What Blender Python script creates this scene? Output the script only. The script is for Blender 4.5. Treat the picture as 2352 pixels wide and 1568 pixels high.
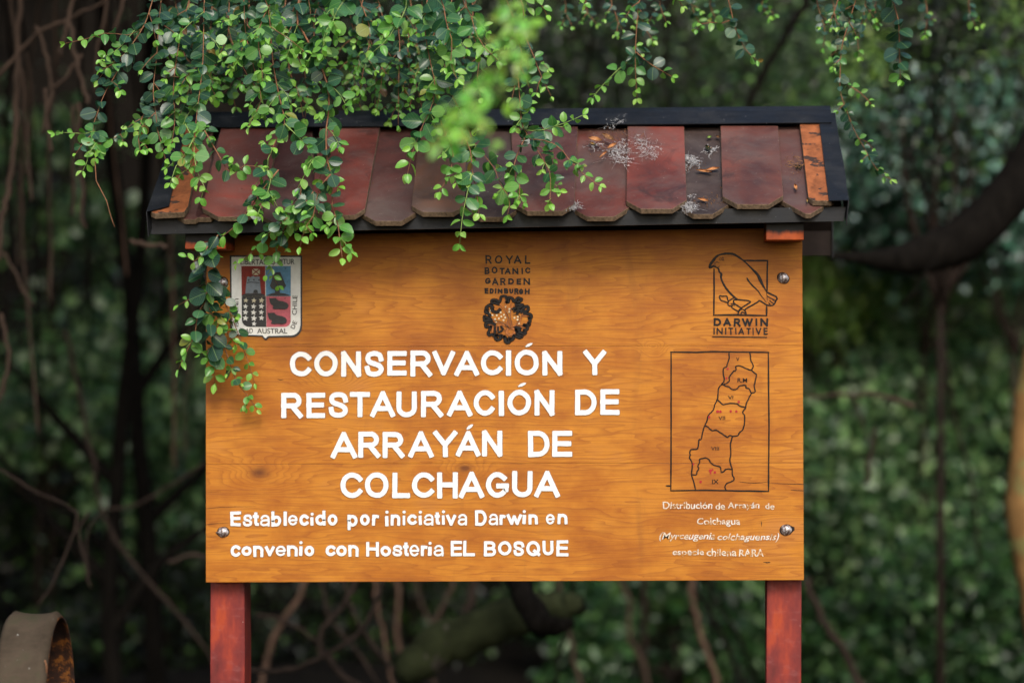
import bpy, math, random
import numpy as np
from mathutils import Vector, Matrix
random.seed(7); RNG = np.random.default_rng(11)
C = bpy.context.scene.collection
for o in list(bpy.data.objects): bpy.data.objects.remove(o)
S = bpy.context.scene
# ---------------- camera, sky, sun, exposure ----------------
CAM = Vector((0, -4.86, 1.6)); YAW = math.radians(3.34); FD = 5553.0
cam = bpy.data.cameras.new('camera'); co = bpy.data.objects.new('camera', cam); C.objects.link(co)
cam.lens = 85; cam.sensor_width = 36; cam.clip_end = 600
co.location = CAM; co.rotation_euler = (math.radians(90), 0, YAW)
cam.dof.use_dof = True; cam.dof.focus_distance = 4.72; cam.dof.aperture_fstop = 2.0; cam.dof.aperture_blades = 9
S.camera = co
w = bpy.data.worlds.new('World'); S.world = w; w.use_nodes = True
nt = w.node_tree; sky = nt.nodes.new('ShaderNodeTexSky'); sky.sky_type = 'NISHITA'; sky.sun_disc = False
SUN_EL, SUN_AZ = 38, 170            # degrees; azimuth clockwise from +Y: behind the camera, a little to its right
sky.sun_elevation = math.radians(SUN_EL); sky.sun_rotation = math.radians(SUN_AZ)
sky.air_density = 1.2; sky.dust_density = 3.0
nt.links.new(sky.outputs[0], nt.nodes['Background'].inputs[0]); nt.nodes['Background'].inputs[1].default_value = 0.13
sl = bpy.data.lights.new('sun', 'SUN'); sl.energy = 1.4; sl.angle = math.radians(20); sl.color = (1, .96, .9)
so = bpy.data.objects.new('sun', sl); C.objects.link(so)
e, a = math.radians(SUN_EL), math.radians(SUN_AZ)
so.rotation_euler = Vector((math.sin(a) * math.cos(e), math.cos(a) * math.cos(e), math.sin(e))).to_track_quat('Z', 'Y').to_euler()
S.view_settings.view_transform = 'Standard'; S.view_settings.look = 'None'; S.view_settings.exposure = 0.66; S.view_settings.gamma = 1
S.cycles.use_denoising = True; S.cycles.max_bounces = 6; S.cycles.diffuse_bounces = 3; S.cycles.transparent_max_bounces = 4
S.cycles.sample_clamp_indirect = 6
# ---------------- measuring: photograph coordinates onto real planes ----------------
RT = Vector((math.cos(YAW), math.sin(YAW), 0)); FW = Vector((-math.sin(YAW), math.cos(YAW), 0))
def ray(u, v): return RT * (u - 1176) + FW * FD + Vector((0, 0, 784 - v))
def W(u, v, y=0.0):
    d = ray(u, v); return CAM + d * ((y - CAM.y) / d.y)
def WP(x, z, y=0.0): return W(x * .6125, z * .6125, y)
MM = 0.000536                        # metres to a full-size photo pixel on the board
# ---------------- helpers ----------------
def link(o, parent=None):
    C.objects.link(o)
    if parent is not None: o.parent = parent
    return o
def tag(o, label=None, cat=None, group=None, kind=None):
    for k, x in (('label', label), ('category', cat), ('group', group), ('kind', kind)):
        if x: o[k] = x
    return o
def empty(name, loc): 
    o = bpy.data.objects.new(name, None); o.location = loc; o.empty_display_size = .1; return link(o)
class MB:
    def __init__(s): s.v = []; s.f = []; s.m = []
    def add(s, vs, fs, m=0):
        b = len(s.v); s.v += [tuple(x) for x in vs]; s.f += [tuple(i + b for i in f) for f in fs]; s.m += [m] * len(fs)
    def prism(s, front, back, m=0, side=None):       # two matching outlines
        n = len(front); s.add(list(front) + list(back), [tuple(range(n)), tuple(range(2 * n - 1, n - 1, -1))], m)
        b = len(s.v) - 2 * n
        for i in range(n):
            j = (i + 1) % n; s.f.append((b + i, b + n + i, b + n + j, b + j)); s.m.append(m if side is None else side)
    def box(s, x0, x1, y0, y1, z0, z1, m=0):
        s.add([(x0,y0,z0),(x1,y0,z0),(x1,y1,z0),(x0,y1,z0),(x0,y0,z1),(x1,y0,z1),(x1,y1,z1),(x0,y1,z1)],
              [(0,3,2,1),(4,5,6,7),(0,1,5,4),(1,2,6,5),(2,3,7,6),(3,0,4,7)], m)
    def tube(s, pts, rad, n=6, m=0, cap=True, lump=0):
        pts = [Vector(p) for p in pts]; k = len(pts)
        if not hasattr(rad, '__len__'): rad = [rad] * k
        ref = Vector((.3, .9, .2)); rings = []
        for i, p in enumerate(pts):
            t = (pts[min(i + 1, k - 1)] - pts[max(i - 1, 0)]).normalized()
            a = t.cross(ref); a = a.normalized() if a.length > 1e-4 else Vector((1, 0, 0)); b = t.cross(a)
            rings.append([p + (a * math.cos(6.2832 * j / n) + b * math.sin(6.2832 * j / n)) * rad[i] * (1 + lump * random.uniform(-1, 1)) for j in range(n)])
        vs = [q for r in rings for q in r]
        fs = [(i * n + j, i * n + (j + 1) % n, (i + 1) * n + (j + 1) % n, (i + 1) * n + j) for i in range(k - 1) for j in range(n)]
        if cap: fs += [tuple(range(n - 1, -1, -1)), tuple((k - 1) * n + j for j in range(n))]
        s.add(vs, fs, m)
    def build(s, name, mats, parent=None, origin=None, smooth=False, bevel=0, color=None):
        o0 = Vector(origin) if origin is not None else Vector((0, 0, 0))
        me = bpy.data.meshes.new(name); me.from_pydata([(x[0] - o0.x, x[1] - o0.y, x[2] - o0.z) for x in s.v], [], s.f)
        for m in (mats if isinstance(mats, (list, tuple)) else [mats]): me.materials.append(m)
        if len(set(s.m)) > 1: me.polygons.foreach_set('material_index', s.m)
        if smooth: me.polygons.foreach_set('use_smooth', [True] * len(me.polygons))
        me.update(); o = bpy.data.objects.new(name, me)
        o.location = o0 - (parent_loc(parent) if parent is not None else Vector((0, 0, 0)))
        if bevel:
            b = o.modifiers.new('edge', 'BEVEL'); b.width = bevel; b.segments = 2; b.limit_method = 'ANGLE'; b.angle_limit = .6
        if color: o.color = (*color, 1)
        return link(o, parent)
def parent_loc(o):
    l = Vector((0, 0, 0))
    while o is not None: l += o.location; o = o.parent
    return l
def catmull(pts, k=5):
    pts = [Vector(p) for p in pts]
    if len(pts) < 3: return [pts[0].lerp(pts[-1], i / k) for i in range(k + 1)]
    out = []
    for i in range(len(pts) - 1):
        p0, p1, p2, p3 = pts[max(i - 1, 0)], pts[i], pts[i + 1], pts[min(i + 2, len(pts) - 1)]
        for j in range(k):
            t = j / k
            out.append(.5 * ((2 * p1) + (p2 - p0) * t + (2 * p0 - 5 * p1 + 4 * p2 - p3) * t * t + (3 * p1 - p0 - 3 * p2 + p3) * t ** 3))
    out.append(pts[-1]); return out
def resample(pts, step):
    out = [pts[0]]; acc = 0
    for a, b in zip(pts, pts[1:]):
        L = (b - a).length; d = step - acc
        while d <= L: out.append(a.lerp(b, d / L)); d += step
        acc = (acc + L) % step if L else acc
    if (out[-1] - pts[-1]).length > step * .3: out.append(pts[-1])
    return out
# ---------------- materials ----------------
class NT:
    def __init__(s, name, rough=.6, spec=.5):
        s.mat = bpy.data.materials.new(name); s.mat.use_nodes = True; s.t = s.mat.node_tree; s.b = s.t.nodes['Principled BSDF']
        s.b.inputs['Roughness'].default_value = rough; s.b.inputs['Specular IOR Level'].default_value = spec
    def n(s, typ, **k):
        x = s.t.nodes.new('ShaderNode' + typ)
        for a, v in k.items(): setattr(x, a, v)
        return x
    def l(s, a, b): s.t.links.new(a, b)
    def coord(s, scale=(1, 1, 1), out='Object', loc=(0, 0, 0)):
        c = s.n('TexCoord'); m = s.n('Mapping'); m.inputs['Scale'].default_value = scale; m.inputs['Location'].default_value = loc
        s.l(c.outputs[out], m.inputs[0]); return m.outputs[0]
    def noise(s, vec, scale, detail=4, rough=.55, dist=0):
        x = s.n('TexNoise'); s.l(vec, x.inputs['Vector']); x.inputs['Scale'].default_value = scale; x.inputs['Detail'].default_value = detail
        x.inputs['Roughness'].default_value = rough; x.inputs['Distortion'].default_value = dist; return x.outputs['Fac']
    def ramp(s, fac, stops):
        r = s.n('ValToRGB'); s.l(fac, r.inputs[0]); el = r.color_ramp.elements
        while len(el) < len(stops): el.new(.5)
        for x, (p, c) in zip(el, stops): x.position = p; x.color = (*c, 1) if len(c) == 3 else c
        return r.outputs[0]
    def mix(s, fac, a, b, mode='MIX'):
        m = s.n('Mix', data_type='RGBA', blend_type=mode)
        for v, i in ((fac, m.inputs[0]), (a, m.inputs[6]), (b, m.inputs[7])):
            if hasattr(v, 'links'): s.l(v, i)
            else: i.default_value = v if not isinstance(v, tuple) else (*v, 1)[:4]
        return m.outputs[2]
    def math(s, op, a, b=0.0):
        m = s.n('Math', operation=op)
        for v, i in ((a, m.inputs[0]), (b, m.inputs[1])):
            if hasattr(v, 'links'): s.l(v, i)
            else: i.default_value = v
        return m.outputs[0]
    def color(s, c):
        if hasattr(c, 'links'): s.l(c, s.b.inputs['Base Color'])
        else: s.b.inputs['Base Color'].default_value = (*c, 1)
        return s
    def bump(s, h, strength=.3, dist=.002):
        b = s.n('Bump'); b.inputs['Strength'].default_value = strength; b.inputs['Distance'].default_value = dist
        s.l(h, b.inputs['Height']); s.l(b.outputs[0], s.b.inputs['Normal']); return s
    def rough(s, r): s.l(r, s.b.inputs['Roughness']); return s

def m_board():
    t = NT('varnished_pine', .5, .3)
    c0 = t.coord()
    warp = t.noise(t.coord((.8, 1, 6)), 2.2, 3)
    sep = t.n('SeparateXYZ'); t.l(c0, sep.inputs[0])
    g = t.math('ADD', t.math('MULTIPLY', sep.outputs[2], 62), t.math('MULTIPLY', warp, 17))
    # knots swirl the grain
    kn = None
    for (ku, kv, r) in ((595, 1085, .032), (1068, 1075, .022), (760, 880, .03), (1500, 800, .012)):
        k = W(ku, kv)
        dd = t.n('VectorMath', operation='DISTANCE'); mp = t.n('Mapping'); mp.inputs['Scale'].default_value = (.55, 0, 1)
        t.l(c0, mp.inputs[0]); t.l(mp.outputs[0], dd.inputs[0]); dd.inputs[1].default_value = (k.x * .55, 0, k.z)
        q = t.math('DIVIDE', dd.outputs['Value'], r); ex = t.math('POWER', 2.7, t.math('MULTIPLY', t.math('MULTIPLY', q, q), -1))
        g = t.math('ADD', g, t.math('MULTIPLY', ex, 5.5))
        if ku < 1100 and kv > 1000:
            kk = t.math('POWER', 2.7, t.math('MULTIPLY', t.math('MULTIPLY', q, q), -9)); kn = kk if kn is None else t.math('ADD', kn, kk)
    fr = t.math('FRACT', g); rings = t.math('POWER', fr, 3.0)      # growth rings: soft on one side, sharp on the other
    fine = t.noise(t.coord((3, 1, 300)), 1, 6, .8)
    pores = t.noise(t.coord((12, 1, 420)), 1, 4, .7)
    streak = t.noise(t.coord((1.4, 1, 46), loc=(4, 0, 2)), 1.6, 7, .74)
    blot = t.noise(t.coord((2.2, 1, 4)), 2.6, 5, .62)
    base = t.ramp(blot, [(.28, (.27, .075, .007)), (.44, (.41, .135, .009)), (.57, (.53, .205, .016)), (.72, (.49, .195, .036))])
    base = t.mix(t.math('MULTIPLY', t.ramp(rings, [(.05, (0, 0, 0)), (.9, (1, 1, 1))]), .55), base, (.24, .062, .006))
    base = t.mix(t.ramp(fine, [(.48, (0, 0, 0)), (.70, (.75, .75, .75))]), base, (.24, .07, .010))
    base = t.mix(t.ramp(streak, [(.57, (0, 0, 0)), (.76, (.85, .85, .85))]), base, (.17, .045, .006))
    base = t.mix(t.ramp(pores, [(.60, (0, 0, 0)), (.74, (.85, .85, .85))]), base, (.10, .03, .008))
    speck = t.noise(c0, 190, 2, .5)
    base = t.mix(t.ramp(speck, [(.73, (0, 0, 0)), (.78, (.9, .9, .9))]), base, (.05, .018, .008))
    oi = t.n('ObjectInfo'); base = t.mix(t.math('MULTIPLY', oi.outputs['Random'], .18), base, (.34, .10, .010))     # planks differ a little
    wet = t.noise(t.coord((5, 1, 1.1), loc=(2, 0, 7)), 2.4, 6, .65, .8); base = t.mix(t.ramp(wet, [(.57, (0, 0, 0)), (.75, (.45, .45, .45))]), base, (.22, .075, .014))
    base = t.mix(t.math('MULTIPLY', kn, .9), base, (.10, .026, .006))
    # eave shade painted into the stain: darker and redder towards the top edge
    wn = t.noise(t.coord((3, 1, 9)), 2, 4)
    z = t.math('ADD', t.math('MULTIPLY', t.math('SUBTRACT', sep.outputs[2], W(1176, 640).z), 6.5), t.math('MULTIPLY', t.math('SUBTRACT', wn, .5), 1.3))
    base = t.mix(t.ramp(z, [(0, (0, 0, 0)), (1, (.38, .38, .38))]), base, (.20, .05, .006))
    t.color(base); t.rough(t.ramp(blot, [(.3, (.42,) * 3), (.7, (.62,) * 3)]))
    t.bump(t.math('ADD', fine, t.math('MULTIPLY', pores, .6)), .35, .0012); return t.mat
def m_red():
    t = NT('red_stained_wood', .55, .35); c = t.coord((60, 60, 5))
    f = t.noise(c, 1, 5, .65); b = t.noise(t.coord((14, 14, 6)), 1.4, 4, .6)
    col = t.ramp(b, [(.3, (.09, .013, .012)), (.46, (.17, .021, .018)), (.58, (.26, .032, .018)), (.72, (.40, .055, .012))])
    col = t.mix(t.ramp(f, [(.5, (0, 0, 0)), (.8, (.7, .7, .7))]), col, (.12, .015, .016))
    sp = t.noise(t.coord(), 130, 2); col = t.mix(t.ramp(sp, [(.74, (0, 0, 0)), (.77, (1, 1, 1))]), col, (.6, .55, .5))
    pale = t.noise(t.coord((30, 30, 80)), 1, 3); col = t.mix(t.ramp(pale, [(.55, (0, 0, 0)), (.8, (.35, .35, .35))]), col, (.34, .12, .12))
    t.color(col); t.bump(f, .4, .0015); return t.mat
def m_tile(name, cols, grime):
    t = NT(name, .62, .35); oi = t.n('ObjectInfo'); vm = t.n('VectorMath', operation='ADD'); t.l(t.coord(), vm.inputs[0])
    cv = t.n('CombineXYZ'); t.l(t.math('MULTIPLY', oi.outputs['Random'], 37), cv.inputs[0]); t.l(cv.outputs[0], vm.inputs[1]); v = vm.outputs[0]
    b = t.noise(v, 7, 5, .6); f = t.noise(v, 60, 5, .75); s = t.noise(v, 240, 2)
    col = t.ramp(b, [(.32, cols[0]), (.5, cols[1]), (.66, cols[2])])
    col = t.mix(1.0, col, oi.outputs['Color'], 'MULTIPLY')
    film = t.noise(v, 5, 6, .7, .6); col = t.mix(t.ramp(film, [(.42, (0, 0, 0)), (.72, (grime,) * 3)]), col, (.115, .088, .078))      # grey-brown dust film
    soot = t.noise(v, 9, 5, .7, 1.0); col = t.mix(t.ramp(soot, [(.56, (0, 0, 0)), (.74, (.75, .75, .75))]), col, (.022, .014, .014))
    col = t.mix(t.ramp(f, [(.58, (0, 0, 0)), (.8, (.5, .5, .5))]), col, (.17, .12, .10))
    col = t.mix(t.ramp(s, [(.73, (0, 0, 0)), (.78, (.7, .7, .7))]), col, (.42, .38, .35))
    t.color(col); t.rough(t.ramp(b, [(.3, (.40,) * 3), (.7, (.68,) * 3)])); t.bump(t.math('ADD', f, t.math('MULTIPLY', b, 1.5)), .4, .0010); return t.mat
def m_simple(name, c, rough=.6, spec=.5, var=.35, sc=40, spk=None, metal=0, bump=.3, stretch=(1, 1, 1), bd=.001):
    t = NT(name, rough, spec); v = t.coord(stretch); a = t.noise(v, sc, 5, .65)
    col = t.ramp(a, [(.28, tuple(x * (1 - var) for x in c)), (.72, tuple(min(1, x * (1 + var)) for x in c))])
    if spk:
        s = t.noise(t.coord(), spk[1], 3, .6); col = t.mix(t.ramp(s, [(spk[2], (0, 0, 0)), (spk[2] + .05, (1, 1, 1))]), col, spk[0])
    t.b.inputs['Metallic'].default_value = metal
    t.color(col); t.bump(a, bump, bd); return t.mat
def m_metalpaint():
    t = NT('black_painted_metal', .55, .3); v = t.coord()
    a = t.noise(t.coord((4, 4, 40)), 3, 5, .7); s = t.noise(v, 170, 3, .6); d = t.noise(v, 14, 5, .7)
    col = t.ramp(a, [(.3, (.004, .0045, .006)), (.7, (.011, .0125, .016))])
    col = t.mix(t.ramp(d, [(.52, (0, 0, 0)), (.8, (.4, .4, .4))]), col, (.035, .038, .044))
    col = t.mix(t.ramp(s, [(.7, (0, 0, 0)), (.76, (.8, .8, .8))]), col, (.4, .4, .42))
    t.color(col); t.rough(t.ramp(d, [(.35, (.34,) * 3), (.7, (.7,) * 3)])); t.bump(d, .25, .002); return t.mat
def m_leaf(name='leaf_green'):
    t = NT(name, .33, .5); oi = t.n('ObjectInfo'); tc = t.n('TexCoord'); sp = t.n('SeparateXYZ'); t.l(tc.outputs['Object'], sp.inputs[0])
    ax = t.math('ABSOLUTE', sp.outputs[0]); n = t.noise(tc.outputs['Object'], 90, 3)
    col = t.mix(t.ramp(n, [(.3, (0, 0, 0)), (.75, (.4, .4, .4))]), oi.outputs['Color'], t.mix(1.0, oi.outputs['Color'], (.55, .6, .5), 'MULTIPLY'))
    # side veins: fine paler chevrons
    vv = t.math('SINE', t.math('MULTIPLY', t.math('SUBTRACT', sp.outputs[1], t.math('MULTIPLY', ax, .9)), 1500))
    col = t.mix(t.ramp(vv, [(.75, (0, 0, 0)), (1, (.22, .22, .22))]), col, t.mix(.5, oi.outputs['Color'], (.4, .55, .25)))
    mid = t.math('LESS_THAN', ax, .00055); col = t.mix(t.math('MULTIPLY', mid, .7), col, t.mix(.5, oi.outputs['Color'], (.3, .45, .16)))
    t.color(col); t.bump(n, .15, .001)
    tr = t.n('BsdfTranslucent'); t.l(t.mix(1.0, col, (1.6, 1.7, .7), 'MULTIPLY'), tr.inputs[0]); ms = t.n('MixShader'); ms.inputs[0].default_value = .27
    t.l(t.b.outputs[0], ms.inputs[1]); t.l(tr.outputs[0], ms.inputs[2]); t.l(ms.outputs[0], t.t.nodes['Material Output'].inputs[0]); return t.mat
def m_foliage(name, stops, rough=.38, trans=.2):
    t = NT(name, rough, .5); g = t.n('NewGeometry')
    col = t.ramp(g.outputs['Random Per Island'], stops); n = t.noise(t.coord(), 1.6, 3)
    col = t.mix(t.ramp(n, [(.35, (0, 0, 0)), (.7, (.7, .7, .7))]), col, t.mix(1.0, col, (.5, .5, .6), 'MULTIPLY'))
    t.color(col); tr = t.n('BsdfTranslucent'); t.l(col, tr.inputs[0]); ms = t.n('MixShader'); ms.inputs[0].default_value = trans
    t.l(t.b.outputs[0], ms.inputs[1]); t.l(tr.outputs[0], ms.inputs[2]); t.l(ms.outputs[0], t.t.nodes['Material Output'].inputs[0]); return t.mat
def m_rust():
    t = NT('rusty_steel', .75, .4); a = t.noise(t.coord(), 26, 6, .7); b = t.noise(t.coord(), 120, 4, .7)
    col = t.ramp(a, [(.4, (.016, .008, .006)), (.52, (.05, .018, .008)), (.6, (.26, .09, .014)), (.72, (.33, .15, .03))])
    t.color(t.mix(t.ramp(b, [(.6, (0, 0, 0)), (.75, (.7, .7, .7))]), col, (.02, .01, .008))); t.bump(a, .6, .002); return t.mat
def m_hoop():
    t = NT('weathered_steel', .8, .15); a = t.noise(t.coord(), 11, 5, .6); b = t.noise(t.coord((1, 1, 3)), 60, 4, .7); s = t.noise(t.coord(), 75, 3, .6)
    col = t.ramp(a, [(.35, (.034, .025, .016)), (.55, (.06, .045, .030)), (.7, (.042, .044, .022))])
    col = t.mix(t.ramp(b, [(.5, (0, 0, 0)), (.75, (.6, .6, .6))]), col, (.075, .05, .035))
    t.color(t.mix(t.ramp(s, [(.7, (0, 0, 0)), (.74, (1, 1, 1))]), col, (.55, .55, .52))); t.bump(b, .5, .0015); return t.mat
def m_bolt():
    t = NT('weathered_bolt_steel', .38, .5); a = t.noise(t.coord(), 130, 4, .7); t.b.inputs['Metallic'].default_value = .35
    t.color(t.ramp(a, [(.4, (.09, .045, .03)), (.52, (.34, .30, .29)), (.65, (.72, .72, .76))])); t.bump(a, .15, .0006); return t.mat
def m_white(name, c=(.80, .80, .79), dirt=.35):
    t = NT(name, .5, .4); a = t.noise(t.coord(), 60, 5, .7); s = t.noise(t.coord(), 170, 2)
    col = t.ramp(a, [(.4, c), (.75, tuple(x * (1 - dirt) for x in c))])
    t.color(t.mix(t.ramp(s, [(.75, (0, 0, 0)), (.79, (.8, .8, .8))]), col, (.2, .17, .14))); t.bump(a, .5, .001); return t.mat
def m_worn():
    t = NT('thin_worn_white_paint', .6, .3); n = t.noise(t.coord(), 75, 4, .75)
    t.color(t.ramp(n, [(.42, (.72, .70, .66)), (.54, (.62, .50, .36)), (.64, (.42, .19, .04))])); return t.mat
def m_beam():
    t = NT('two_tone_beam_wood', .6, .3); n = t.noise(t.coord((60, 60, 8)), 1, 4); sp = t.n('SeparateXYZ'); tc = t.n('TexCoord'); t.l(tc.outputs['Generated'], sp.inputs[0])
    g = t.math('ADD', sp.outputs[2], t.math('MULTIPLY', t.math('SUBTRACT', n, .5), .5)); col = t.ramp(t.noise(t.coord(), 26, 5), [(.35, (.17, .03, .008)), (.65, (.42, .075, .012))])
    t.color(t.mix(t.ramp(g, [(.26, (0, 0, 0)), (.46, (1, 1, 1))]), col, (.014, .012, .012))); t.bump(n, .4, .001); return t.mat  # colour goes from orange below to black above
M = dict(board=m_board(), red=m_red(), leaf=m_leaf(), metal=m_metalpaint(), rust=m_rust(), hoop=m_hoop(), bolt=m_bolt(),
    tile=m_tile('red_brown_shingle', [(.050, .016, .013), (.095, .026, .019), (.14, .036, .026)], .75),
    cut=m_simple('weathered_cut_wood', (.16, .11, .07), .85, .2, .6, 160, bump=.8),
    batten=m_simple('orange_stained_batten', (.27, .085, .028), .7, .3, .5, 20, ((.045, .025, .018), 30, .60), stretch=(2, 2, .5)),
    beam=m_beam(),
    white=m_white('white_letter_paint', (.82, .82, .81), .12), edge=m_simple('groove_shade_grey', (.16, .13, .12), .7, .3, .5, 200),  # grey outline paints in the shaded walls of routed grooves
    thinwhite=m_worn(), ink=m_simple('black_glossy_paint', (.007, .006, .007), .42, .25, .4, 120),
    crest_white=m_white('crest_white_paint', (.82, .81, .77), .18), crest_red=m_simple('crest_red_paint', (.24, .028, .018), .6, .3, .25, 200, bd=.0006),
    crest_blue=m_simple('crest_blue_paint', (.12, .27, .42), .6, .3, .25, 120, ((.04, .05, .06), 160, .66)), crest_pink=m_simple('crest_pink_paint', (.55, .13, .16), .6, .3, .25, 120, ((.12, .03, .03), 170, .66)),
    crest_grey=m_simple('crest_grey_paint', (.22, .25, .29), .6, .3, .2, 100), crest_black=m_simple('crest_black_paint', (.018, .018, .02), .45, .5, .5, 240),
    cream=m_simple('cream_dots', (.62, .56, .40), .6, .3, .2, 100), carve=m_simple('carved_brown_wood', (.36, .12, .03), .6, .3, .35, 120),
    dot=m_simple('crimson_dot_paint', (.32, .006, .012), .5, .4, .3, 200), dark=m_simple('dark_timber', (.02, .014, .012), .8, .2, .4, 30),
    bark=m_simple('brown_bark', (.085, .05, .034), .9, .2, .55, 14, stretch=(3, 3, .6), bump=.8, bd=.01),
    darkbark=m_simple('black_bark', (.006, .005, .004), .9, .05, .6, 14, stretch=(3, 3, .6), bump=.8, bd=.01),  # bark in a near-black tone
    moss=m_simple('mossy_bark', (.020, .024, .010), .95, .1, .6, 9, ((.07, .06, .05), 14, .62), bump=.9, bd=.02),
    arrayan=m_simple('orange_peeling_bark', (.24, .13, .045), .8, .2, .45, 5, ((.20, .17, .06), 6, .56), stretch=(3, 3, 1), bump=.6, bd=.01),
    twig=m_simple('reddish_twig', (.22, .10, .05), .7, .3, .4, 90), shoot=m_simple('green_shoot', (.20, .30, .07), .5, .4, .3, 90),
    understem=m_simple('dim_brown_stem', (.026, .018, .014), .9, .1, .5, 20, stretch=(1, 1, .4)),
    root=m_simple('dry_hanging_stem', (.042, .027, .019), .9, .2, .45, 30, stretch=(1, 1, .3)),
    web=m_simple('dusty_cobweb', (.46, .45, .45), .9, .2, .3, 60), dry=m_simple('dry_leaf_brown', (.36, .16, .06), .7, .3, .5, 60),
    litter=m_simple('leaf_litter_crumbs', (.22, .11, .05), .9, .2, .7, 200), soil=m_simple('dark_forest_soil', (.009, .007, .005), .95, .1, .6, 3, bump=1, bd=.05))
# ================= the notice board =================
sign = tag(empty('notice_board', W(1160, 1336).xyz), 'varnished orange wooden notice board with white lettering under a small shingled roof on red posts', 'notice board')
def part(mb, name, mat, parent=None, **k): return mb.build(name, mat, sign if parent is None else parent, **k)
BL, BRt, BRb = 772, 3008, 3014.6
def edge_r(y): return BRt + (BRb - BRt) * (y - 854) / (2173 - 854)
rows = [(884, 854), (1300.5, 1295), (1740, 1734.5), (2182.5, 2173.5)]
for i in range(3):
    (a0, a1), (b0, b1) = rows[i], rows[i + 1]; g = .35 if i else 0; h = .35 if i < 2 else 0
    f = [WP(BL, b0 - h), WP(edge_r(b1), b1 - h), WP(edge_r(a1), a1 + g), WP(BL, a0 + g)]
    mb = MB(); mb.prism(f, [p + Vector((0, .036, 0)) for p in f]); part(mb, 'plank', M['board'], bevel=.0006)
# posts
for (x0, x1, y) in ((789, 918, .039), (2875, 3005, .039)):
    A, B = WP(x0, 2178, y), WP(x1, 2178, y)
    mb = MB(); n = 14
    for k in range(n):                     # slightly hand-cut faces
        pass
    zs = [0 + (1.93) * k / n for k in range(n + 1)]
    vs = []
    for z in zs:
        j = lambda s=.0009: random.uniform(-s, s)
        vs += [(A.x + j(), y, z), (B.x + j(), y, z), (B.x + j(), y + .078, z), (A.x + j(), y + .078, z)]
    fs = [(k * 4 + i, k * 4 + (i + 1) % 4, k * 4 + 4 + (i + 1) % 4, k * 4 + 4 + i) for k in range(n) for i in range(4)] + [(0, 3, 2, 1), tuple(4 * n + i for i in range(4))]
    mb.add(vs, fs); part(mb, 'post', M['red'], origin=(A.x, y, 0), bevel=.002)
# bolts
for (x, z, r, wart) in ((835, 1061, 20, 0), (2937, 1043, 20, 0), (837, 1994, 20, 1), (2948, 1986, 20.5, 0)):
    c = WP(x, z); R = r * MM; vs = []; fs = []; n, k = 20, 6
    for i in range(k):
        t = i / (k) * math.pi / 2; rr = R * math.cos(t); yy = -.0005 - R * .62 * math.sin(t)
        for j in range(n):
            q = 6.2832 * j / n; s = 1 + .03 * math.sin(3 * q + x) * (1 - i / k); vs.append((c.x + rr * s * math.cos(q), yy, c.z + rr * s * math.sin(q)))
    vs.append((c.x, -.0005 - R * .625, c.z))
    for i in range(k - 1):
        for j in range(n): fs.append((i * n + j, i * n + (j + 1) % n, (i + 1) * n + (j + 1) % n, (i + 1) * n + j))
    for j in range(n): fs.append(((k - 1) * n + j, (k - 1) * n + (j + 1) % n, k * n))
    mb = MB(); mb.add(vs, fs)
    b = part(mb, 'bolt', M['bolt'], origin=c, smooth=True)
    if wart:
        m2 = MB(); m2.tube([WP(812, 1996, -.001), WP(826, 1994, -.006)], [.0022, .0034], 7); m2.build('bolt_nib', M['bolt'], b, origin=c, smooth=True)
    m3 = MB(); ring = []          # dark stained washer round the bolt
    for j in range(18):
        q = 6.2832 * j / 18; s = R * (1.13 + .10 * math.sin(2 * q + x) + (.35 if (x == 2948 and j in (0, 1)) else 0)); ring.append(Vector((c.x + s * math.cos(q), -.0004, c.z + s * math.sin(q))))
    m3.prism(ring, [p + Vector((0, .0008, 0)) for p in ring]); m3.build('washer', M['dark'], b, origin=c)

# ---------- lettering ----------
_gc = {}
def glyph(ch, off, bev=.012, res=5):
    key = (ch, off, bev)
    if key in _gc: return _gc[key]
    cu = bpy.data.curves.new('g', 'FONT'); cu.body = ch; cu.offset = off - bev; cu.extrude = .01; cu.bevel_depth = bev; cu.bevel_resolution = 1; cu.resolution_u = res
    o = bpy.data.objects.new('g', cu); C.objects.link(o); dg = bpy.context.evaluated_depsgraph_get(); me = o.evaluated_get(dg).to_mesh()
    v = np.array([x.co[:] for x in me.vertices]); f = [tuple(p.vertices) for p in me.polygons]
    o.evaluated_get(dg).to_mesh_clear(); bpy.data.objects.remove(o); bpy.data.curves.remove(cu)
    _gc[key] = (v, f); return _gc[key]
def wob(x, y, s, k): return s * (math.sin(x * k + 1.7 * math.sin(y * k * .7)) + math.sin(y * k * 1.3 + x * k * .6 + 2)) * .5
def place_glyph(mb, ch, x0, x1, y0, y1, off, th, m=0, grow=0, shear=0, rot=None, yb=.001, jit=1.3, bev=.012):
    v, f = glyph(ch, off, bev); lo, hi = v.min(0), v.max(0); d = hi - lo; out = []
    x0 -= grow; x1 += grow; y0 -= grow; y1 += grow
    for p in v:
        g = (p - lo) / d; X = x0 + g[0] * (x1 - x0) + shear * g[1]; Y = y1 - g[1] * (y1 - y0)
        X += wob(X, Y, jit, .13); Y += wob(Y, X, jit, .11)
        if rot: cx, cy, an = rot; dx, dy = X - cx, Y - cy; X, Y = cx + dx * math.cos(an) - dy * math.sin(an), cy + dx * math.sin(an) + dy * math.cos(an)
        q = WP(X, Y); out.append((q.x, yb - g[2] * (th + yb), q.z))
    mb.add(out, f, m)
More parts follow.
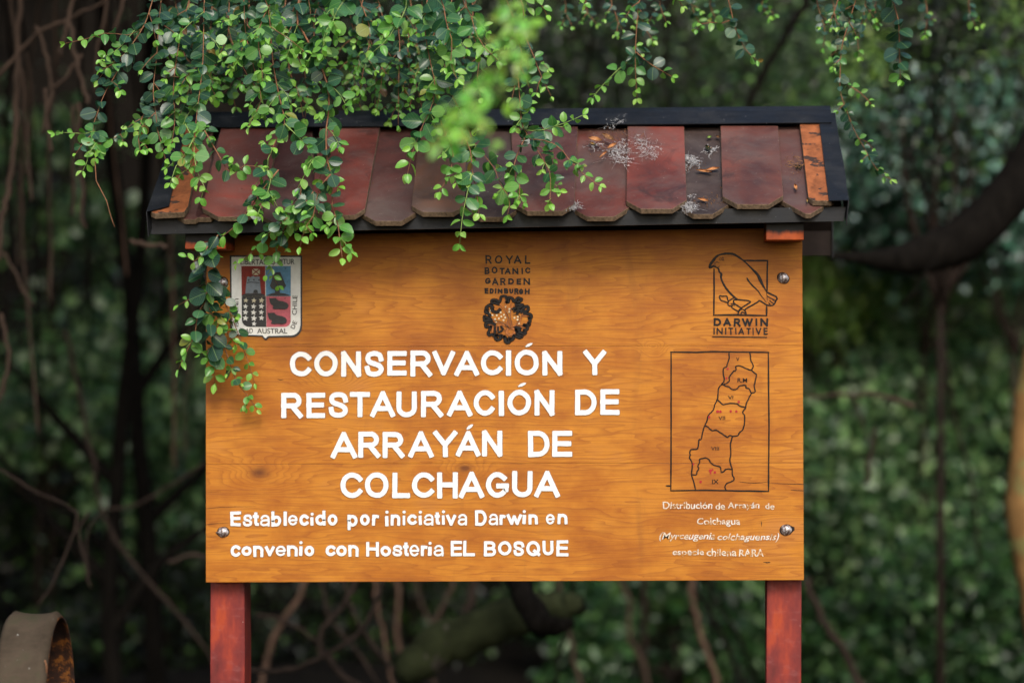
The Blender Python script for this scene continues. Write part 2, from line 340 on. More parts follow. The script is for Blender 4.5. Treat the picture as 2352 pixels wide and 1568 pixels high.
def poly(mb, pts, m=0, y=0.0, th=.002, side=None):
    fr = [WP(a, b) for a, b in pts]
    ar = sum(fr[i].x * fr[(i + 1) % len(fr)].z - fr[(i + 1) % len(fr)].x * fr[i].z for i in range(len(fr)))
    if ar < 0: fr = fr[::-1]
    mb.prism([Vector((p.x, -y - th, p.z)) for p in fr], [Vector((p.x, -y + .0004, p.z)) for p in fr], m, side)
def _arc(cx, cy, rx, ry, a0, a1, n=14): return [(cx + rx * math.cos(math.radians(a0 + (a1 - a0) * i / n)), cy + ry * math.sin(math.radians(a0 + (a1 - a0) * i / n))) for i in range(n + 1)]
_S = catmull([(x, y, 0) for x, y in ((1, .74), (.88, .93), (.5, 1), (.13, .94), (.04, .74), (.2, .58), (.52, .51), (.86, .42), (1, .24), (.86, .06), (.5, 0), (.12, .06), (0, .28))], 3); _S = [(p.x, p.y) for p in _S]
GL = {   # centre lines of routed grotesque letters, each in its own unit box
    'C': [_arc(.5, .5, .5, .5, 38, 322, 22)], 'O': [_arc(.5, .5, .5, .5, 90, 450, 26)], 'N': [[(0, 0), (0, 1)], [(0, 1), (1, 0)], [(1, 0), (1, 1)]], 'S': [_S],
    'E': [[(0, 0), (0, 1)], [(0, 1), (1, 1)], [(0, .52), (.93, .52)], [(0, 0), (1, 0)]], 'R': [[(0, 0), (0, 1)], [(0, 1), (.6, 1)] + _arc(.6, .745, .33, .255, 80, -90, 10) + [(0, .49)], [(.52, .47), (1, 0)]],
    'V': [[(0, 1), (.5, 0)], [(.5, 0), (1, 1)]], 'A': [[(0, 0), (.5, 1)], [(.5, 1), (1, 0)], [(.2, .30), (.8, .30)]], 'I': [[(.5, 0), (.5, 1)]], 'Y': [[(0, 1), (.5, .46)], [(1, 1), (.5, .46)], [(.5, .5), (.5, 0)]],
    'T': [[(0, 1), (1, 1)], [(.5, 1), (.5, 0)]], 'U': [[(0, 1)] + _arc(.5, .33, .5, .33, 180, 360, 14) + [(1, 1)]], 'D': [[(0, 0), (0, 1)], [(0, 1), (.45, 1)] + _arc(.45, .5, .55, .5, 85, -85, 16) + [(.45, 0), (0, 0)]],
    'L': [[(0, 1), (0, 0)], [(0, 0), (1, 0)]], 'H': [[(0, 0), (0, 1)], [(1, 0), (1, 1)], [(0, .52), (1, .52)]], 'G': [_arc(.5, .5, .5, .5, 42, 330, 22) + [(.97, .2), (1, .45)], [(1, .45), (.56, .45)]],
    'B': [[(0, 0), (0, 1)], [(0, 1), (.55, 1)] + _arc(.55, .76, .36, .24, 80, -80, 8) + [(.55, .52), (0, .52)], [(.5, .52), (.6, .52)] + _arc(.6, .26, .4, .26, 80, -80, 8) + [(.55, 0), (0, 0)]], 'Q': [_arc(.5, .5, .5, .5, 90, 450, 26), [(.62, .3), (1, 0)]],
    's': [_S], 'c': [_arc(.5, .5, .5, .5, 42, 318, 18)], 'o': [_arc(.5, .5, .5, .5, 90, 450, 20)], 'e': [_arc(.5, .5, .5, .5, 8, 322, 18), [(.03, .48), (.97, .5)]],
    't': [[(.45, 1)] + [(.45, .15)] + [(.62, .02), (1, .02)], [(0, .74), (1, .74)]], 'a': [[(.08, .76)] + _arc(.48, .70, .42, .30, 140, 20, 8) + [(.92, .6), (.92, 0)], [(.92, .54), (.5, .52)] + _arc(.38, .26, .38, .26, 100, 270, 9) + [(.6, .03), (.92, .22)]],
    'b': [[(0, 1), (0, 0)], _arc(.5, .33, .5, .33, 170, -170, 16)], 'd': [[(1, 1), (1, 0)], _arc(.5, .33, .5, .33, 10, 350, 16)], 'l': [[(.5, 0), (.5, 1)]], 'p': [[(0, 1), (0, 0)], _arc(.5, .63, .5, .36, 170, -170, 16)],
    'r': [[(0, 0), (0, 1)], [(0, .62), (.3, .92), (.65, 1), (1, .95)]], 'n': [[(0, 0), (0, 1)], [(0, .62)] + _arc(.5, .62, .5, .38, 150, 0, 10) + [(1, 0)]], 'v': [[(0, 1), (.5, 0)], [(.5, 0), (1, 1)]],
    'W': [[(0, 1), (.27, 0)], [(.27, 0), (.5, .95)], [(.5, .95), (.73, 0)], [(.73, 0), (1, 1)]],
    'w': [[(0, 1), (.27, 0)], [(.27, 0), (.5, .85)], [(.5, .85), (.73, 0)], [(.73, 0), (1, 1)]]}
def routed(mb, ch, x0, x1, y0, y1, t, th, m, grow=0.0):
    """one letter from overlapping flat-topped strokes of even width t (full-size photo pixels), corners softened as a router leaves them"""
    L = GL[ch]; xs = [p[0] for s in L for p in s]; ys = [p[1] for s in L for p in s]; ax, bx, ay, by = min(xs), max(xs), min(ys), max(ys)
    h = t / 2; hx = h * (.80 if ch in 'VAYvw' else 1)
    def P(p):
        X = (x0 + x1) / 2 if bx - ax < .01 else x0 + hx + (p[0] - ax) / (bx - ax) * (x1 - x0 - 2 * hx)
        Y = y1 - h - (p[1] - ay) / (by - ay) * (y1 - y0 - 2 * h); return X + wob(X, Y, .8, .09), Y + wob(Y, X, .8, .08)
    for k, s in enumerate(L):
        q = [P(p) for p in s]; closed = len(q) > 12 and math.hypot(q[0][0] - q[-1][0], q[0][1] - q[-1][1]) < 2
        if len(q) == 2: q = [tuple(q[0][j] + (q[1][j] - q[0][j]) * i / 4 for j in (0, 1)) for i in range(5)]
        w_ = h + grow; n = len(q); rows = []
        if not closed:
            d0 = (q[0][0] - q[1][0], q[0][1] - q[1][1]); d1 = (q[-1][0] - q[-2][0], q[-1][1] - q[-2][1]); l0, l1 = math.hypot(*d0) or 1, math.hypot(*d1) or 1
            free = .9 if (ch not in 'VAYvwN') else .75
            q = [(q[0][0] + d0[0] / l0 * (h * free + grow), q[0][1] + d0[1] / l0 * (h * free + grow)), (q[0][0] + d0[0] / l0 * (h * free * .72), q[0][1] + d0[1] / l0 * (h * free * .72))] + q + [(q[-1][0] + d1[0] / l1 * (h * free * .72), q[-1][1] + d1[1] / l1 * (h * free * .72)), (q[-1][0] + d1[0] / l1 * (h * free + grow), q[-1][1] + d1[1] / l1 * (h * free + grow))]
        n = len(q); off = k * .00006; vs = []
        for i in range(n):
            a_, b_ = (q[i - 1] if i else (q[-2] if closed else q[0])), (q[i + 1] if i < n - 1 else (q[1] if closed else q[-1])); tx, ty = b_[0] - a_[0], b_[1] - a_[1]; l = math.hypot(tx, ty) or 1; nx_, ny_ = -ty / l, tx / l
            ww = w_ * (.78 if (not closed and i in (0, n - 1)) else 1) * (1 + .035 * math.sin(i * 2.1 + x0))
            for s_, z in ((-1, 0), (-.86, 1), (.86, 1), (1, 0)):
                g_ = WP(q[i][0] + nx_ * ww * s_, q[i][1] + ny_ * ww * s_); vs.append((g_.x, .0008 - z * (th + .0008) - off, g_.z))
        fs = [(i * 4 + j, i * 4 + j + 1, i * 4 + 5 + j, i * 4 + 4 + j) for i in range(n - 1) for j in range(3)]
        if not closed: fs += [(0, 3, 2, 1), ((n - 1) * 4, (n - 1) * 4 + 1, (n - 1) * 4 + 2, (n - 1) * 4 + 3)]
        mb.add(vs, fs, m)
def letters(spec, ox, oy, sc, off, parent=None, mats=('white', 'edge'), th=.0022, lead=.0):
    for ch, x0, x1, y0, y1 in spec:
        X0, X1, Y0, Y1 = ox + x0 * sc, ox + x1 * sc, oy + y0 * sc, oy + y1 * sc
        mb = MB(); bits = [(ch, X0, X1, Y0, Y1)]
        if ch == 'i': H_ = Y1 - Y0; bits = [('l', X0, X1, Y0 + .33 * H_, Y1), ('.', X0 + .04 * H_, X1 - .02 * H_, Y0, Y0 + .19 * H_)]
        if len(mats) == 1: routed(mb, ch, X0, X1, Y0, Y1, min(off, X1 - X0) if ch == 'I' else off, th, 0); bits = []
        if len(mats) > 1:
            t_ = (X1 - X0) if ch in 'Iil' else (20.5 if sc > .4 else 12.3); t_ = min(t_, 22) * (.66 if ch in 'ae' else .8 if ch == 's' else 1); bits = bits if ch == 'i' else [(ch, X0, X1, Y0, Y1)]
            for c2, *bx_ in bits:
                if c2 == '.':
                    cx_, cy_, rr_ = (bx_[0] + bx_[1]) / 2, (bx_[2] + bx_[3]) / 2, max(bx_[3] - bx_[2], 11) / 2
                    for g_, th_, m_ in ((0, th, 0), (1.5, .0006, 1)): poly(mb, [(cx_ + (rr_ + g_) * math.cos(q_ * .7) * 1.05, cy_ + (rr_ + g_) * math.sin(q_ * .7)) for q_ in range(9)], m_, th=th_)
                    continue
                routed(mb, c2, *bx_, t_, th, 0); routed(mb, c2, *bx_, t_, .0005, 1, grow=1.5)
            bits = []
        for bt_ in bits:
            place_glyph(mb, *bt_, off, th, 0, grow=-1.2)
            if len(mats) > 1: place_glyph(mb, *bt_, off + .006, .0007, 1, grow=1.4)
        part(mb, 'letter', [M[m] for m in mats], parent, origin=WP((X0 + X1) / 2, (Y0 + Y1) / 2))
def Z(s):
    out = []
    for w_ in s.split(): ch, r = w_[0], w_[1:].split(','); out.append((ch, *map(float, r)))
    return out
K1 = .41444
letters(Z('C160,355,113,343 O382,598,108,343 N625,808,110,348 S838,1012,110,345 E1042,1222,110,335 R1250,1448,105,345 V1455,1655,105,333 A1653,1873,108,340 C1888,2086,103,333 I2114,2166,103,338 O2194,2416,97,335 N2444,2628,105,338 Y2821,3021,100,335 '
          'R82,280,487,720 E310,483,487,718 S512,690,480,715 T703,890,478,710 A892,1112,470,712 U1125,1312,473,712 R1347,1550,470,710 A1588,1809,467,705 C1824,2016,463,697 I2048,2104,468,698 O2129,2346,460,695 N2374,2558,460,700 D2741,2939,458,693 E2968,3146,455,690 '
          'A535,768,840,1085 R780,980,838,1078 R1000,1200,840,1078 A1235,1460,835,1078 Y1462,1675,828,1075 A1669,1884,832,1068 N1898,2086,825,1068 D2316,2513,830,1070 E2534,2719,830,1070 '
          'C618,818,1207,1440 O840,1057,1205,1440 L1087,1252,1207,1442 C1265,1467,1205,1440 H1492,1682,1203,1445 A1696,1918,1197,1443 G1934,2146,1203,1437 U2171,2359,1193,1435 A2376,2603,1193,1437'), 1020, 1270, K1, .038)
for (x0, x1, y0, y1) in ((650 + 1641, 718 + 1641, 38, 75), (583 + 1641, 660 + 1641, 397, 435), (118 + 1641, 180 + 1641, 773, 820)):
    q = lambda a, b: (1020 + (x0 + a * (x1 - x0)) * K1, 1270 + (y0 + b * (y1 - y0)) * K1)
    mb = MB()
    for gr, th, m in ((0, .0022, 0), (1.6, .0007, 1)):
        pts = [q(0, .85), q(.35, .25), q(.75, 0), q(1, .05), q(.85, .45), q(.5, .85), q(.12, 1)]
        cx, cy = q(.5, .5); fr = []
        for (a, b) in pts:
            d_ = math.hypot(a - cx, b - cy); p = WP(a + (a - cx) / d_ * gr, b + (b - cy) / d_ * gr); fr.append(Vector((p.x, -th, p.z)))
        mb.prism(fr[::-1], [Vector((p.x, .001, p.z)) for p in fr[::-1]], m)
    part(mb, 'letter_accent', [M['white'], M['edge']], origin=fr[0])
K3 = .30612
letters(Z('E340,472,118,300 s495,608,155,303 t615,692,128,297 a703,822,160,303 b842,967,118,303 l990,1033,118,295 e1048,1165,160,292 c1182,1300,155,293 i1320,1362,137,293 d1380,1507,105,292 o1530,1653,155,292 p1775,1900,157,347 o1925,2050,155,292 r2075,2163,157,293 '
          'c340,465,530,675 o478,603,540,665 n620,747,537,675 v763,882,540,667 e897,1020,535,668 n1033,1168,533,668 i1182,1225,483,665 o1247,1370,535,668 c1503,1630,530,668 o1637,1767,530,668 n1785,1913,530,672 H2003,2160,490,672 o2175,2310,540,668'), 760, 1880, K3, .040)
K4 = .32313
letters(Z('i12,55,103,285 n77,190,148,277 i217,248,103,272 c270,380,145,272 i402,440,105,270 a460,575,145,275 t587,652,118,268 i672,707,100,270 v722,837,147,277 a855,965,143,275 D1055,1193,97,280 a1213,1325,140,273 r1340,1412,147,270 w1425,1600,142,268 i1605,1648,98,262 n1675,1788,143,265 e1877,1982,143,262 n2013,2130,138,262 '
          's100,212,500,635 t222,290,470,630 e297,408,500,633 r427,507,503,630 i510,557,465,630 a575,692,500,632 E775,908,452,633 L918,1055,452,632 B1160,1303,455,635 O1325,1480,455,622 S1500,1628,455,632 Q1650,1815,455,630 U1838,1968,450,622 E2000,2140,447,632'), 1440, 1880, K4, .040)
KR = .26779
blk = ('ink',)
roy = tag(MB().build('garden_lettering', M['ink'], sign), None)
bpy.data.objects.remove(roy)
letters(Z('R262,350,213,335 O392,503,215,332 Y548,648,213,338 A660,768,213,335 L815,893,213,335 B250,323,378,478 O350,432,375,472 T458,532,388,480 A535,617,390,480 N640,725,388,480 I758,795,388,478 C815,893,385,470 '
          'G258,338,530,618 A355,443,525,632 R470,547,530,632 D580,662,535,622 E700,767,540,628 N795,887,530,628 E250,305,670,750 D320,380,675,750 I395,418,675,752 N435,505,680,755 B522,583,675,752 U595,652,680,748 R665,730,675,758 G732,795,682,758 H812,883,680,762'), 1750, 900, KR, 6.3, mats=blk, th=.0012)
KD = .2551
letters(Z('D297,412,1143,1262 A438,552,1143,1268 R593,698,1145,1272 W712,877,1147,1268 I912,942,1148,1265 N982,1100,1143,1270'), 2600, 900, KD, 8.2, mats=blk, th=.0012)
letters(Z('I292,318,1285,1388 N340,435,1285,1390 I462,490,1288,1388 T512,587,1285,1390 I615,635,1285,1388 A662,748,1288,1392 T778,845,1290,1385 I870,888,1288,1395 V918,1000,1288,1390 E1030,1093,1285,1392'), 2600, 900, KD, 5.6, mats=blk, th=.0012)
KS = .2466
def word(text, x0, x1, y0, y1, shear=0):
    mb = MB(); X0, X1, Y0, Y1 = 2440 + x0 * KS, 2440 + x1 * KS, 1840 + y0 * KS, 1840 + y1 * KS
    place_glyph(mb, text, X0, X1, Y0, Y1, .010, .0012, 0, shear=shear, jit=1.4, bev=.006)
    place_glyph(mb, text, X0, X1, Y0, Y1, .020, .0004, 1, grow=.3, shear=shear, jit=1.1, bev=.006)
    part(mb, 'small_lettering', [M['thinwhite'], M['edge']], origin=WP(X0, Y1))
for a_ in (('Distribución', 187, 935, 165, 270), ('de', 990, 1127, 180, 283), ('Arrayán', 1170, 1655, 172, 288), ('de', 1740, 1880, 185, 278), ('Colchagua', 700, 1360, 408, 540),
           ('(Myrceugenia', 112, 965, 630, 765, 9), ('colchaguensis)', 1000, 1935, 645, 775, 9), ('especie', 330, 812, 885, 1000), ('chilena', 853, 1302, 877, 988), ('RARA', 1345, 1720, 885, 995)): word(*a_)
# ---------- painted strokes ----------
def stroke(mb, pts, wd, m=0, th=.0012, smooth=True, k=4, jit=.5, yb=0.0):
    """a raised rounded line of paint; pts and widths in full-size photo pixels on the board plane"""
    if not hasattr(wd, '__len__'): wd = [wd] * len(pts)
    P3 = [(x, y, w_) for (x, y), w_ in zip(pts, wd)]
    if smooth and len(P3) > 2: P3 = [tuple(q) for q in catmull(P3, k)]
    else:
        o = []
        for a, b in zip(P3, P3[1:]):
            for i in range(3): o.append(tuple(a[j] + (b[j] - a[j]) * i / 3 for j in range(3)))
        P3 = o + [P3[-1]]
    n = len(P3); vs = []
    t0 = (P3[0][0] - P3[1][0], P3[0][1] - P3[1][1]); 
    for i, (x, y, w_) in enumerate(P3):
        a, b = P3[max(i - 1, 0)], P3[min(i + 1, n - 1)]; tx, ty = b[0] - a[0], b[1] - a[1]; L = math.hypot(tx, ty) or 1; nx, ny = -ty / L, tx / L
        h = max(.35, w_) / 2 * (1 + random.uniform(-.12, .12)); x += random.uniform(-jit, jit) * .4; y += random.uniform(-jit, jit) * .4
        if i in (0, n - 1): x += (a[0] - b[0]) / L * (h * .5 if i == 0 else -h * .5); y += (a[1] - b[1]) / L * (h * .5 if i == 0 else -h * .5); h *= .7
        for s, z in ((-1, 0), (-.6, 1), (.6, 1), (1, 0)):
            q = WP(x + nx * h * s, y + ny * h * s); vs.append((q.x, -(yb + .0003) - z * th, q.z))
    fs = [(i * 4 + j, i * 4 + j + 1, i * 4 + 5 + j, i * 4 + 4 + j) for i in range(n - 1) for j in range(3)] + [(0, 3, 2, 1), ((n - 1) * 4, (n - 1) * 4 + 1, (n - 1) * 4 + 2, (n - 1) * 4 + 3)]
    mb.add(vs, fs, m)
def P_(s, ox, oy, sc): return [(ox + float(a.split(',')[0]) * sc, oy + float(a.split(',')[1]) * sc) for a in s.split()]
# bird logo
B_ = lambda s: P_(s, 2600, 900, KD)
bird = []
for s, wd in (('235,400 255,350 300,290 350,235 420,208 510,200 590,210 670,255 740,305 800,360 880,440 945,510 985,590 1030,680 1080,760', [5, 7, 7, 5, 5, 6, 6, 5, 4, 4, 5, 7, 8, 5, 3]),
              ('1080,765 1150,800 1215,830 1230,865 1210,890', 4.5), ('1212,890 1195,935 1160,960 1115,962 1065,945 1010,910 970,890 940,915 860,960 790,1000 755,1030 770,1060 775,1100', 4),
              ('235,402 275,392 300,385 345,405 370,420', [7, 6, 4, 4, 4]), ('365,400 385,385', 2.5), ('370,420 385,470 410,500 408,560 440,640 490,720 550,790 610,845 650,875', [5, 4, 6, 5, 5, 5, 5, 5, 4]),
              ('650,875 720,882 790,888 840,908 780,950 705,1000 670,1040 655,1100', 4), ('590,900 600,880 650,875', 4), ('705,1000 650,965 600,930 590,900', 4),
              ('600,845 560,870 515,905 510,955 550,970 575,960 565,990 610,1020 655,1050', 3.6), ('515,905 500,860 490,825 430,825 390,820 385,845 405,885 450,900 505,920', 3.6), ('555,940 590,940 600,965', 3),
              ('700,1095 705,1065 730,1060 760,1080', 3.4), ('665,1050 690,1030 720,1015 750,1030', 3),
              ('790,560 820,610 870,670 950,745 985,800 1040,870 1075,915', [5, 4, 4, 3, 2.5, 2, 1]), ('1078,770 1082,840 1088,890', 1.5), ('1085,820 1130,850 1190,875', 2.5), ('1120,885 1160,920 1190,935', 2.5), ('1110,925 1130,945', 3), ('1165,875 1200,890', 3),
              ('300,345 340,325 378,333', 2), ('285,375 330,352', 2), ('330,380 300,385', 2)): bird.append((B_(s), wd))
mb = MB()
for p, wd in bird: stroke(mb, p, [q * 1.5 for q in wd] if hasattr(wd, '__len__') else wd * 1.45)
for (cx, cy, r) in ((398, 282, 17), (436, 262, 9), (436, 292, 9)):
    stroke(mb, B_(' '.join(f'{cx + r * math.cos(q * .785):.1f},{cy + r * math.sin(q * .785):.1f}' for q in range(9))), 2)
part(mb, 'bird_drawing', M['ink'], origin=WP(2780, 1040))
mb = MB()
for s in ('305,425 305,760 300,1105', '297,1103 600,1100 1080,1110', '1075,1110 1078,968', '1085,755 1085,520 1090,300', '1092,303 900,303 755,300'): stroke(mb, B_(s), 6.5, smooth=False)
part(mb, 'bird_frame_line', M['ink'], origin=WP(2780, 1180))
mb = MB(); stroke(mb, B_('285,1420 700,1425 1080,1428'), 5, smooth=False); part(mb, 'underline', M['ink'], origin=WP(2780, 1263))
# map
KM = .38270
Q_ = lambda s: P_(s, 2460, 1280, KM)
mb = MB()
for s in ('148,102 148,480 148,920 145,1460', '142,104 400,106 550,99 800,103 1105,106', '1100,104 1103,480 1107,820 1104,1200 1102,1465', '145,1460 500,1455 820,1462 1105,1466', '100,1412 140,1414'): stroke(mb, Q_(s), 6, smooth=False)
part(mb, 'map_frame_line', M['ink'], origin=WP(2700, 1580))
mb = MB()
for s in ('716,110 716,170 700,220 692,245 662,268 662,330 668,385 640,420 610,470 602,560 575,620 560,670 510,730 503,770 478,825 455,900 440,960 420,965 405,1050 345,1055 330,1090 338,1110 328,1140 355,1200 348,1300 362,1350 388,1450',
          '918,112 925,150 930,190 952,235 940,275', '662,425 690,410 720,385 718,350 738,320 760,290 782,285 785,243 830,240 880,262 925,280 940,275', '935,280 960,305 985,325 972,390 962,440 972,490 940,505 925,490 912,460 885,458 880,430 850,430 815,435 800,460 770,472 740,465 715,445 690,438 662,425 640,420',
          '940,505 905,560 885,610 878,645 850,695 865,720 868,790 850,865 820,885 800,920 750,932 742,960 730,1010 733,1100 722,1165 745,1250 750,1310 765,1340 750,1365 700,1385 675,1420 685,1452', '600,575 625,590 655,618 690,612 740,605 790,608 820,630 875,645',
          '478,825 510,835 525,855 550,872 590,868 620,885 650,905 690,930 705,938 720,922 750,925', '348,1303 390,1305 405,1270 420,1240 410,1220 428,1180 425,1155 480,1140 515,1150 530,1180 570,1210 630,1232 640,1282 675,1262 690,1248 745,1252'): stroke(mb, Q_(s), 5.2, k=3, jit=2.2)
part(mb, 'map_region_line', M['ink'], origin=WP(2700, 1560))
for i, (a, b, r) in enumerate(((703, 267, 12), (691, 358, 11), (810, 590, 13), (603, 684, 15), (632, 686, 13), (732, 683, 13), (787, 684, 13), (522, 740, 12), (366, 1200, 10), (532, 1265, 16), (554, 1254, 9), (535, 1290, 9), (577, 1281, 13), (437, 1373, 14))):
    mb = MB(); poly(mb, Q_(' '.join(f'{a + r * random.uniform(.85, 1.1) * math.cos(q * .628):.1f},{b + r * random.uniform(.85, 1.1) * math.sin(q * .628):.1f}' for q in range(10))), th=.0012); part(mb, 'map_dot', M['dot'], origin=WP(2460 + a * KM, 1280 + b * KM))
for t_, x0, x1, y0, y1 in (('V', 785, 817, 155, 190), ('R.M', 798, 893, 358, 400), ('VI', 705, 757, 530, 563), ('VII', 613, 677, 730, 768), ('VIII', 540, 618, 1030, 1065), ('IX', 550, 613, 1350, 1392)):
    mb = MB(); place_glyph(mb, t_, 2460 + x0 * KM, 2460 + x1 * KM, 1280 + y0 * KM, 1280 + y1 * KM, .010, .0012, bev=.006, jit=.5); part(mb, 'map_numeral', M['ink'], origin=WP(2460 + x0 * KM, 1280 + y0 * KM))
# cracks in the wood
for s, wd in (('2885,1811 2950,1813 3012,1815', [1, 2, 2.5]), ('2965,1836 2990,1838 3013,1839', [1.5, 3, 3]), ('2770,1806 2830,1810 2880,1806', [1, 2.5, 1]), ('2862,2106 2876,2108 2888,2107', [1, 4, 3]), ('2854,1953 2856,1962 2855,1973', [1, 3, 1]),
              ('773,1906 800,1903 850,1900 960,1898', [1.5, 1.6, 1.2, .6]), ('773,1966 810,1962 868,1958', [2, 1.8, .8]), ('774,1843 830,1842', [1.2, .7]), ('774,2012 815,2010', [1.2, .7]), ('1040,1421 1052,1424 1064,1423', [1, 3, 1]), ('1100,1290 1200,1288', [1, .6])):
    mb = MB(); p = [tuple(map(float, q.split(','))) for q in s.split()]; stroke(mb, p, wd, th=.0001); part(mb, 'crack', M['dark'], origin=WP(*p[0]))
# botanic garden emblem
E_ = lambda s: P_(s, 1750, 900, KR)
mb = MB()
disc = []
for i in range(60):
    q = i / 60 * 6.2832; r = 272 + 14 * math.sin(9 * q) ; disc.append(f'{575 + r * math.cos(q):.1f},{1105 + r * 1.02 * math.sin(q):.1f}')
for s, wd in (('455,900 400,880 355,880 350,850 380,835 420,845 465,865 480,800 510,785 550,795 565,850 560,870', 9), ('560,870 590,860 575,815 600,805 640,820 660,860 690,840 720,810 770,835 740,860 700,870', 10),
              ('700,880 690,910 740,905 785,910 760,935 700,950 640,965', 10), ('700,960 760,985 810,940 850,930 865,960 850,990 800,1000 760,1010', 10), ('800,1030 850,1030 900,1050 905,1085 870,1090 890,1110 880,1150 860,1160', 10),
              ('870,1165 880,1190 830,1190 790,1190 850,1210 845,1250 800,1265', 10), ('800,1270 830,1300 800,1315 750,1290 710,1290 720,1320 780,1350 740,1365 690,1345 660,1330', 10), ('660,1340 650,1380 620,1400 600,1370 590,1430 550,1425 540,1380 530,1350', 12),
              ('530,1350 500,1350 480,1330 470,1380 440,1395 405,1380 410,1345 440,1330', 11), ('430,1330 380,1340 360,1320 320,1330 300,1310 320,1260 345,1210', 10), ('345,1210 300,1215 265,1210 270,1170 300,1160 370,1170 400,1190', 10),
              ('360,1130 300,1120 260,1135 245,1105 250,1065 275,1080 350,1110', 10), ('330,1060 300,1020 270,1010 265,985 290,975 275,950 300,920 340,915 365,950 350,970 380,1000 420,1010 450,990 470,970', 11),
              ('400,1210 395,1290 400,1320', 8), ('440,1220 445,1290 500,1260 480,1210', 7), ('690,1250 720,1270 745,1240 730,1225 690,1235 700,1290', 11), ('660,1000 700,990 730,1010 700,1030', 7)): stroke(mb, E_(s), [w_ * 1.25 for w_ in ([wd] * len(s.split()))], th=.003)
part(mb, 'emblem_leaf_border', M['ink'], origin=WP(1900, 1195))
mb = MB()
for s, wd in (('400,895 470,910 530,980 560,1060 600,1150 620,1240', 5), ('620,1250 625,1150 615,1050 620,960 620,880', 5), ('625,960 680,900 760,850', 5), ('640,960 700,940 740,935', 5), ('310,1105 370,1110 400,1150 480,1165 550,1200 610,1250', 5),
              ('640,1210 700,1180 760,1110 790,1010 830,980', 6), ('760,1100 770,1060 850,1065', 6), ('310,1185 400,1200 500,1190 560,1210', 6), ('360,1290 370,1200', 8), ('430,1290 410,1210', 6), ('560,1150 580,1220 560,1300 620,1330 690,1270 640,1240', 11), ('700,1210 770,1215 800,1230', 6), ('590,1000 560,960 545,900', 4)): stroke(mb, E_(s), wd, th=.0016)
part(mb, 'emblem_stem', M['carve'], origin=WP(1900, 1195))
mb = MB()
for s in ('530,970 580,1060 610,1180 625,1240', '610,970 612,1080 640,1190', '400,1125 490,1150 560,1195 605,1240', '640,1235 690,1200 790,1195', '500,1210 540,1270', '575,1120 570,1180 600,1240', '650,1050 700,1045 740,1060 735,1120 690,1180', '600,1300 580,1310', '530,880 560,840 590,880'): stroke(mb, E_(s), 1.8, th=.0022)
part(mb, 'emblem_vein', M['crest_black'], origin=WP(1900, 1195))
for a, b in ((338, 983), (320, 1020), (362, 1050), (422, 1053), (478, 1012), (523, 1045), (485, 1070), (452, 1098), (540, 1085), (397, 1107), (412, 1150), (518, 1122), (548, 935), (600, 965), (595, 1003), (670, 1088), (717, 1075), (712, 1115), (732, 1165)):
    mb = MB(); poly(mb, E_(' '.join(f'{a + 17 * (1 if q % 2 else .6) * math.cos(q * .785 + a):.1f},{b + 17 * (1 if q % 2 else .6) * math.sin(q * .785 + a):.1f}' for q in range(8))), th=.0018); part(mb, 'emblem_flower', M['cream'], origin=WP(1750 + a * KR, 900 + b * KR))
# university crest
X_ = lambda s: P_(s, 750, 900, KR)
cr = empty('crest', (0, 0, 0)); cr.parent = sign; cr.location = WP(997, 1110) - sign.location
def arc(cx, cy, rx, ry, a0, a1, n=8): return ' '.join(f'{cx + rx * math.cos(math.radians(a0 + (a1 - a0) * i / n)):.1f},{cy + ry * math.sin(math.radians(a0 + (a1 - a0) * i / n)):.1f}' for i in range(n + 1))
out = '420,213 1432,218 1432,1200 ' + arc(1290, 1210, 140, 150, 0, 90) + ' 980,1362 955,1375 925,1403 895,1385 870,1350 560,1345 ' + arc(560, 1215, 135, 130, 90, 175)
inn = '443,238 1410,240 1410,1200 ' + arc(1275, 1205, 130, 130, 0, 90) + ' 965,1342 940,1355 922,1375 900,1360 880,1332 570,1325 ' + arc(570, 1205, 120, 118, 90, 175)
def cpart(name, s, mat, y, th): mb = MB(); poly(mb, X_(s), y=y, th=th); return part(mb, name, M[mat], cr, origin=WP(*X_(s)[0]))
cpart('crest_border', out, 'crest_black', 0, .0018); cpart('crest_plate', inn, 'crest_white', 0, .0030)
cpart('red_quarter', '583,365 915,365 918,785 588,785', 'crest_red', 0, .0035)
cpart('blue_quarter', '920,365 1275,365 1275,785 930,785', 'crest_blue', 0, .0035)
cpart('star_quarter', '588,790 925,790 932,1217 ' + arc(690, 1110, 100, 105, 90, 180), 'crest_black', 0, .0035)
cpart('pink_quarter', '930,788 1273,788 1273,1150 ' + arc(1190, 1135, 80, 80, 10, 90) + ' 935,1217', 'crest_pink', 0, .0035)
cpart('castle_tower', '668,512 690,512 700,522 720,520 735,508 755,505 770,515 795,515 805,508 840,512 848,600 862,748 642,748 655,600', 'crest_grey', .0035, .0025)
mb = MB(); stroke(mb, X_('665,603 710,590 790,595 840,603'), 2.6, yb=.0061, th=.0006)
for a, b in ((690, 560), (762, 558), (834, 560)): poly(mb, X_(f'{a-9},{b-10} {a+9},{b-10} {a+9},{b+10} {a-9},{b+10}'), y=.0061, th=.0006)
poly(mb, X_('755,745 ' + arc(787, 720, 30, 25, 180, 360) + ' 818,745'), y=.0061, th=.0008); part(mb, 'tower_opening', M['crest_black'], cr, origin=WP(950, 1060))
cpart('tower_flag', '738,405 842,405 842,490 738,490', 'cream', .0035, .0015)
mb = MB(); stroke(mb, X_('740,408 790,448 840,488'), 3.5, yb=.0051, th=.0006); stroke(mb, X_('840,408 790,448 740,488'), 3.5, yb=.0058, th=.0006); stroke(mb, X_('730,400 732,505'), 3, yb=.0036, th=.001); part(mb, 'flag_cross', M['crest_red'], cr, origin=WP(962, 1020))
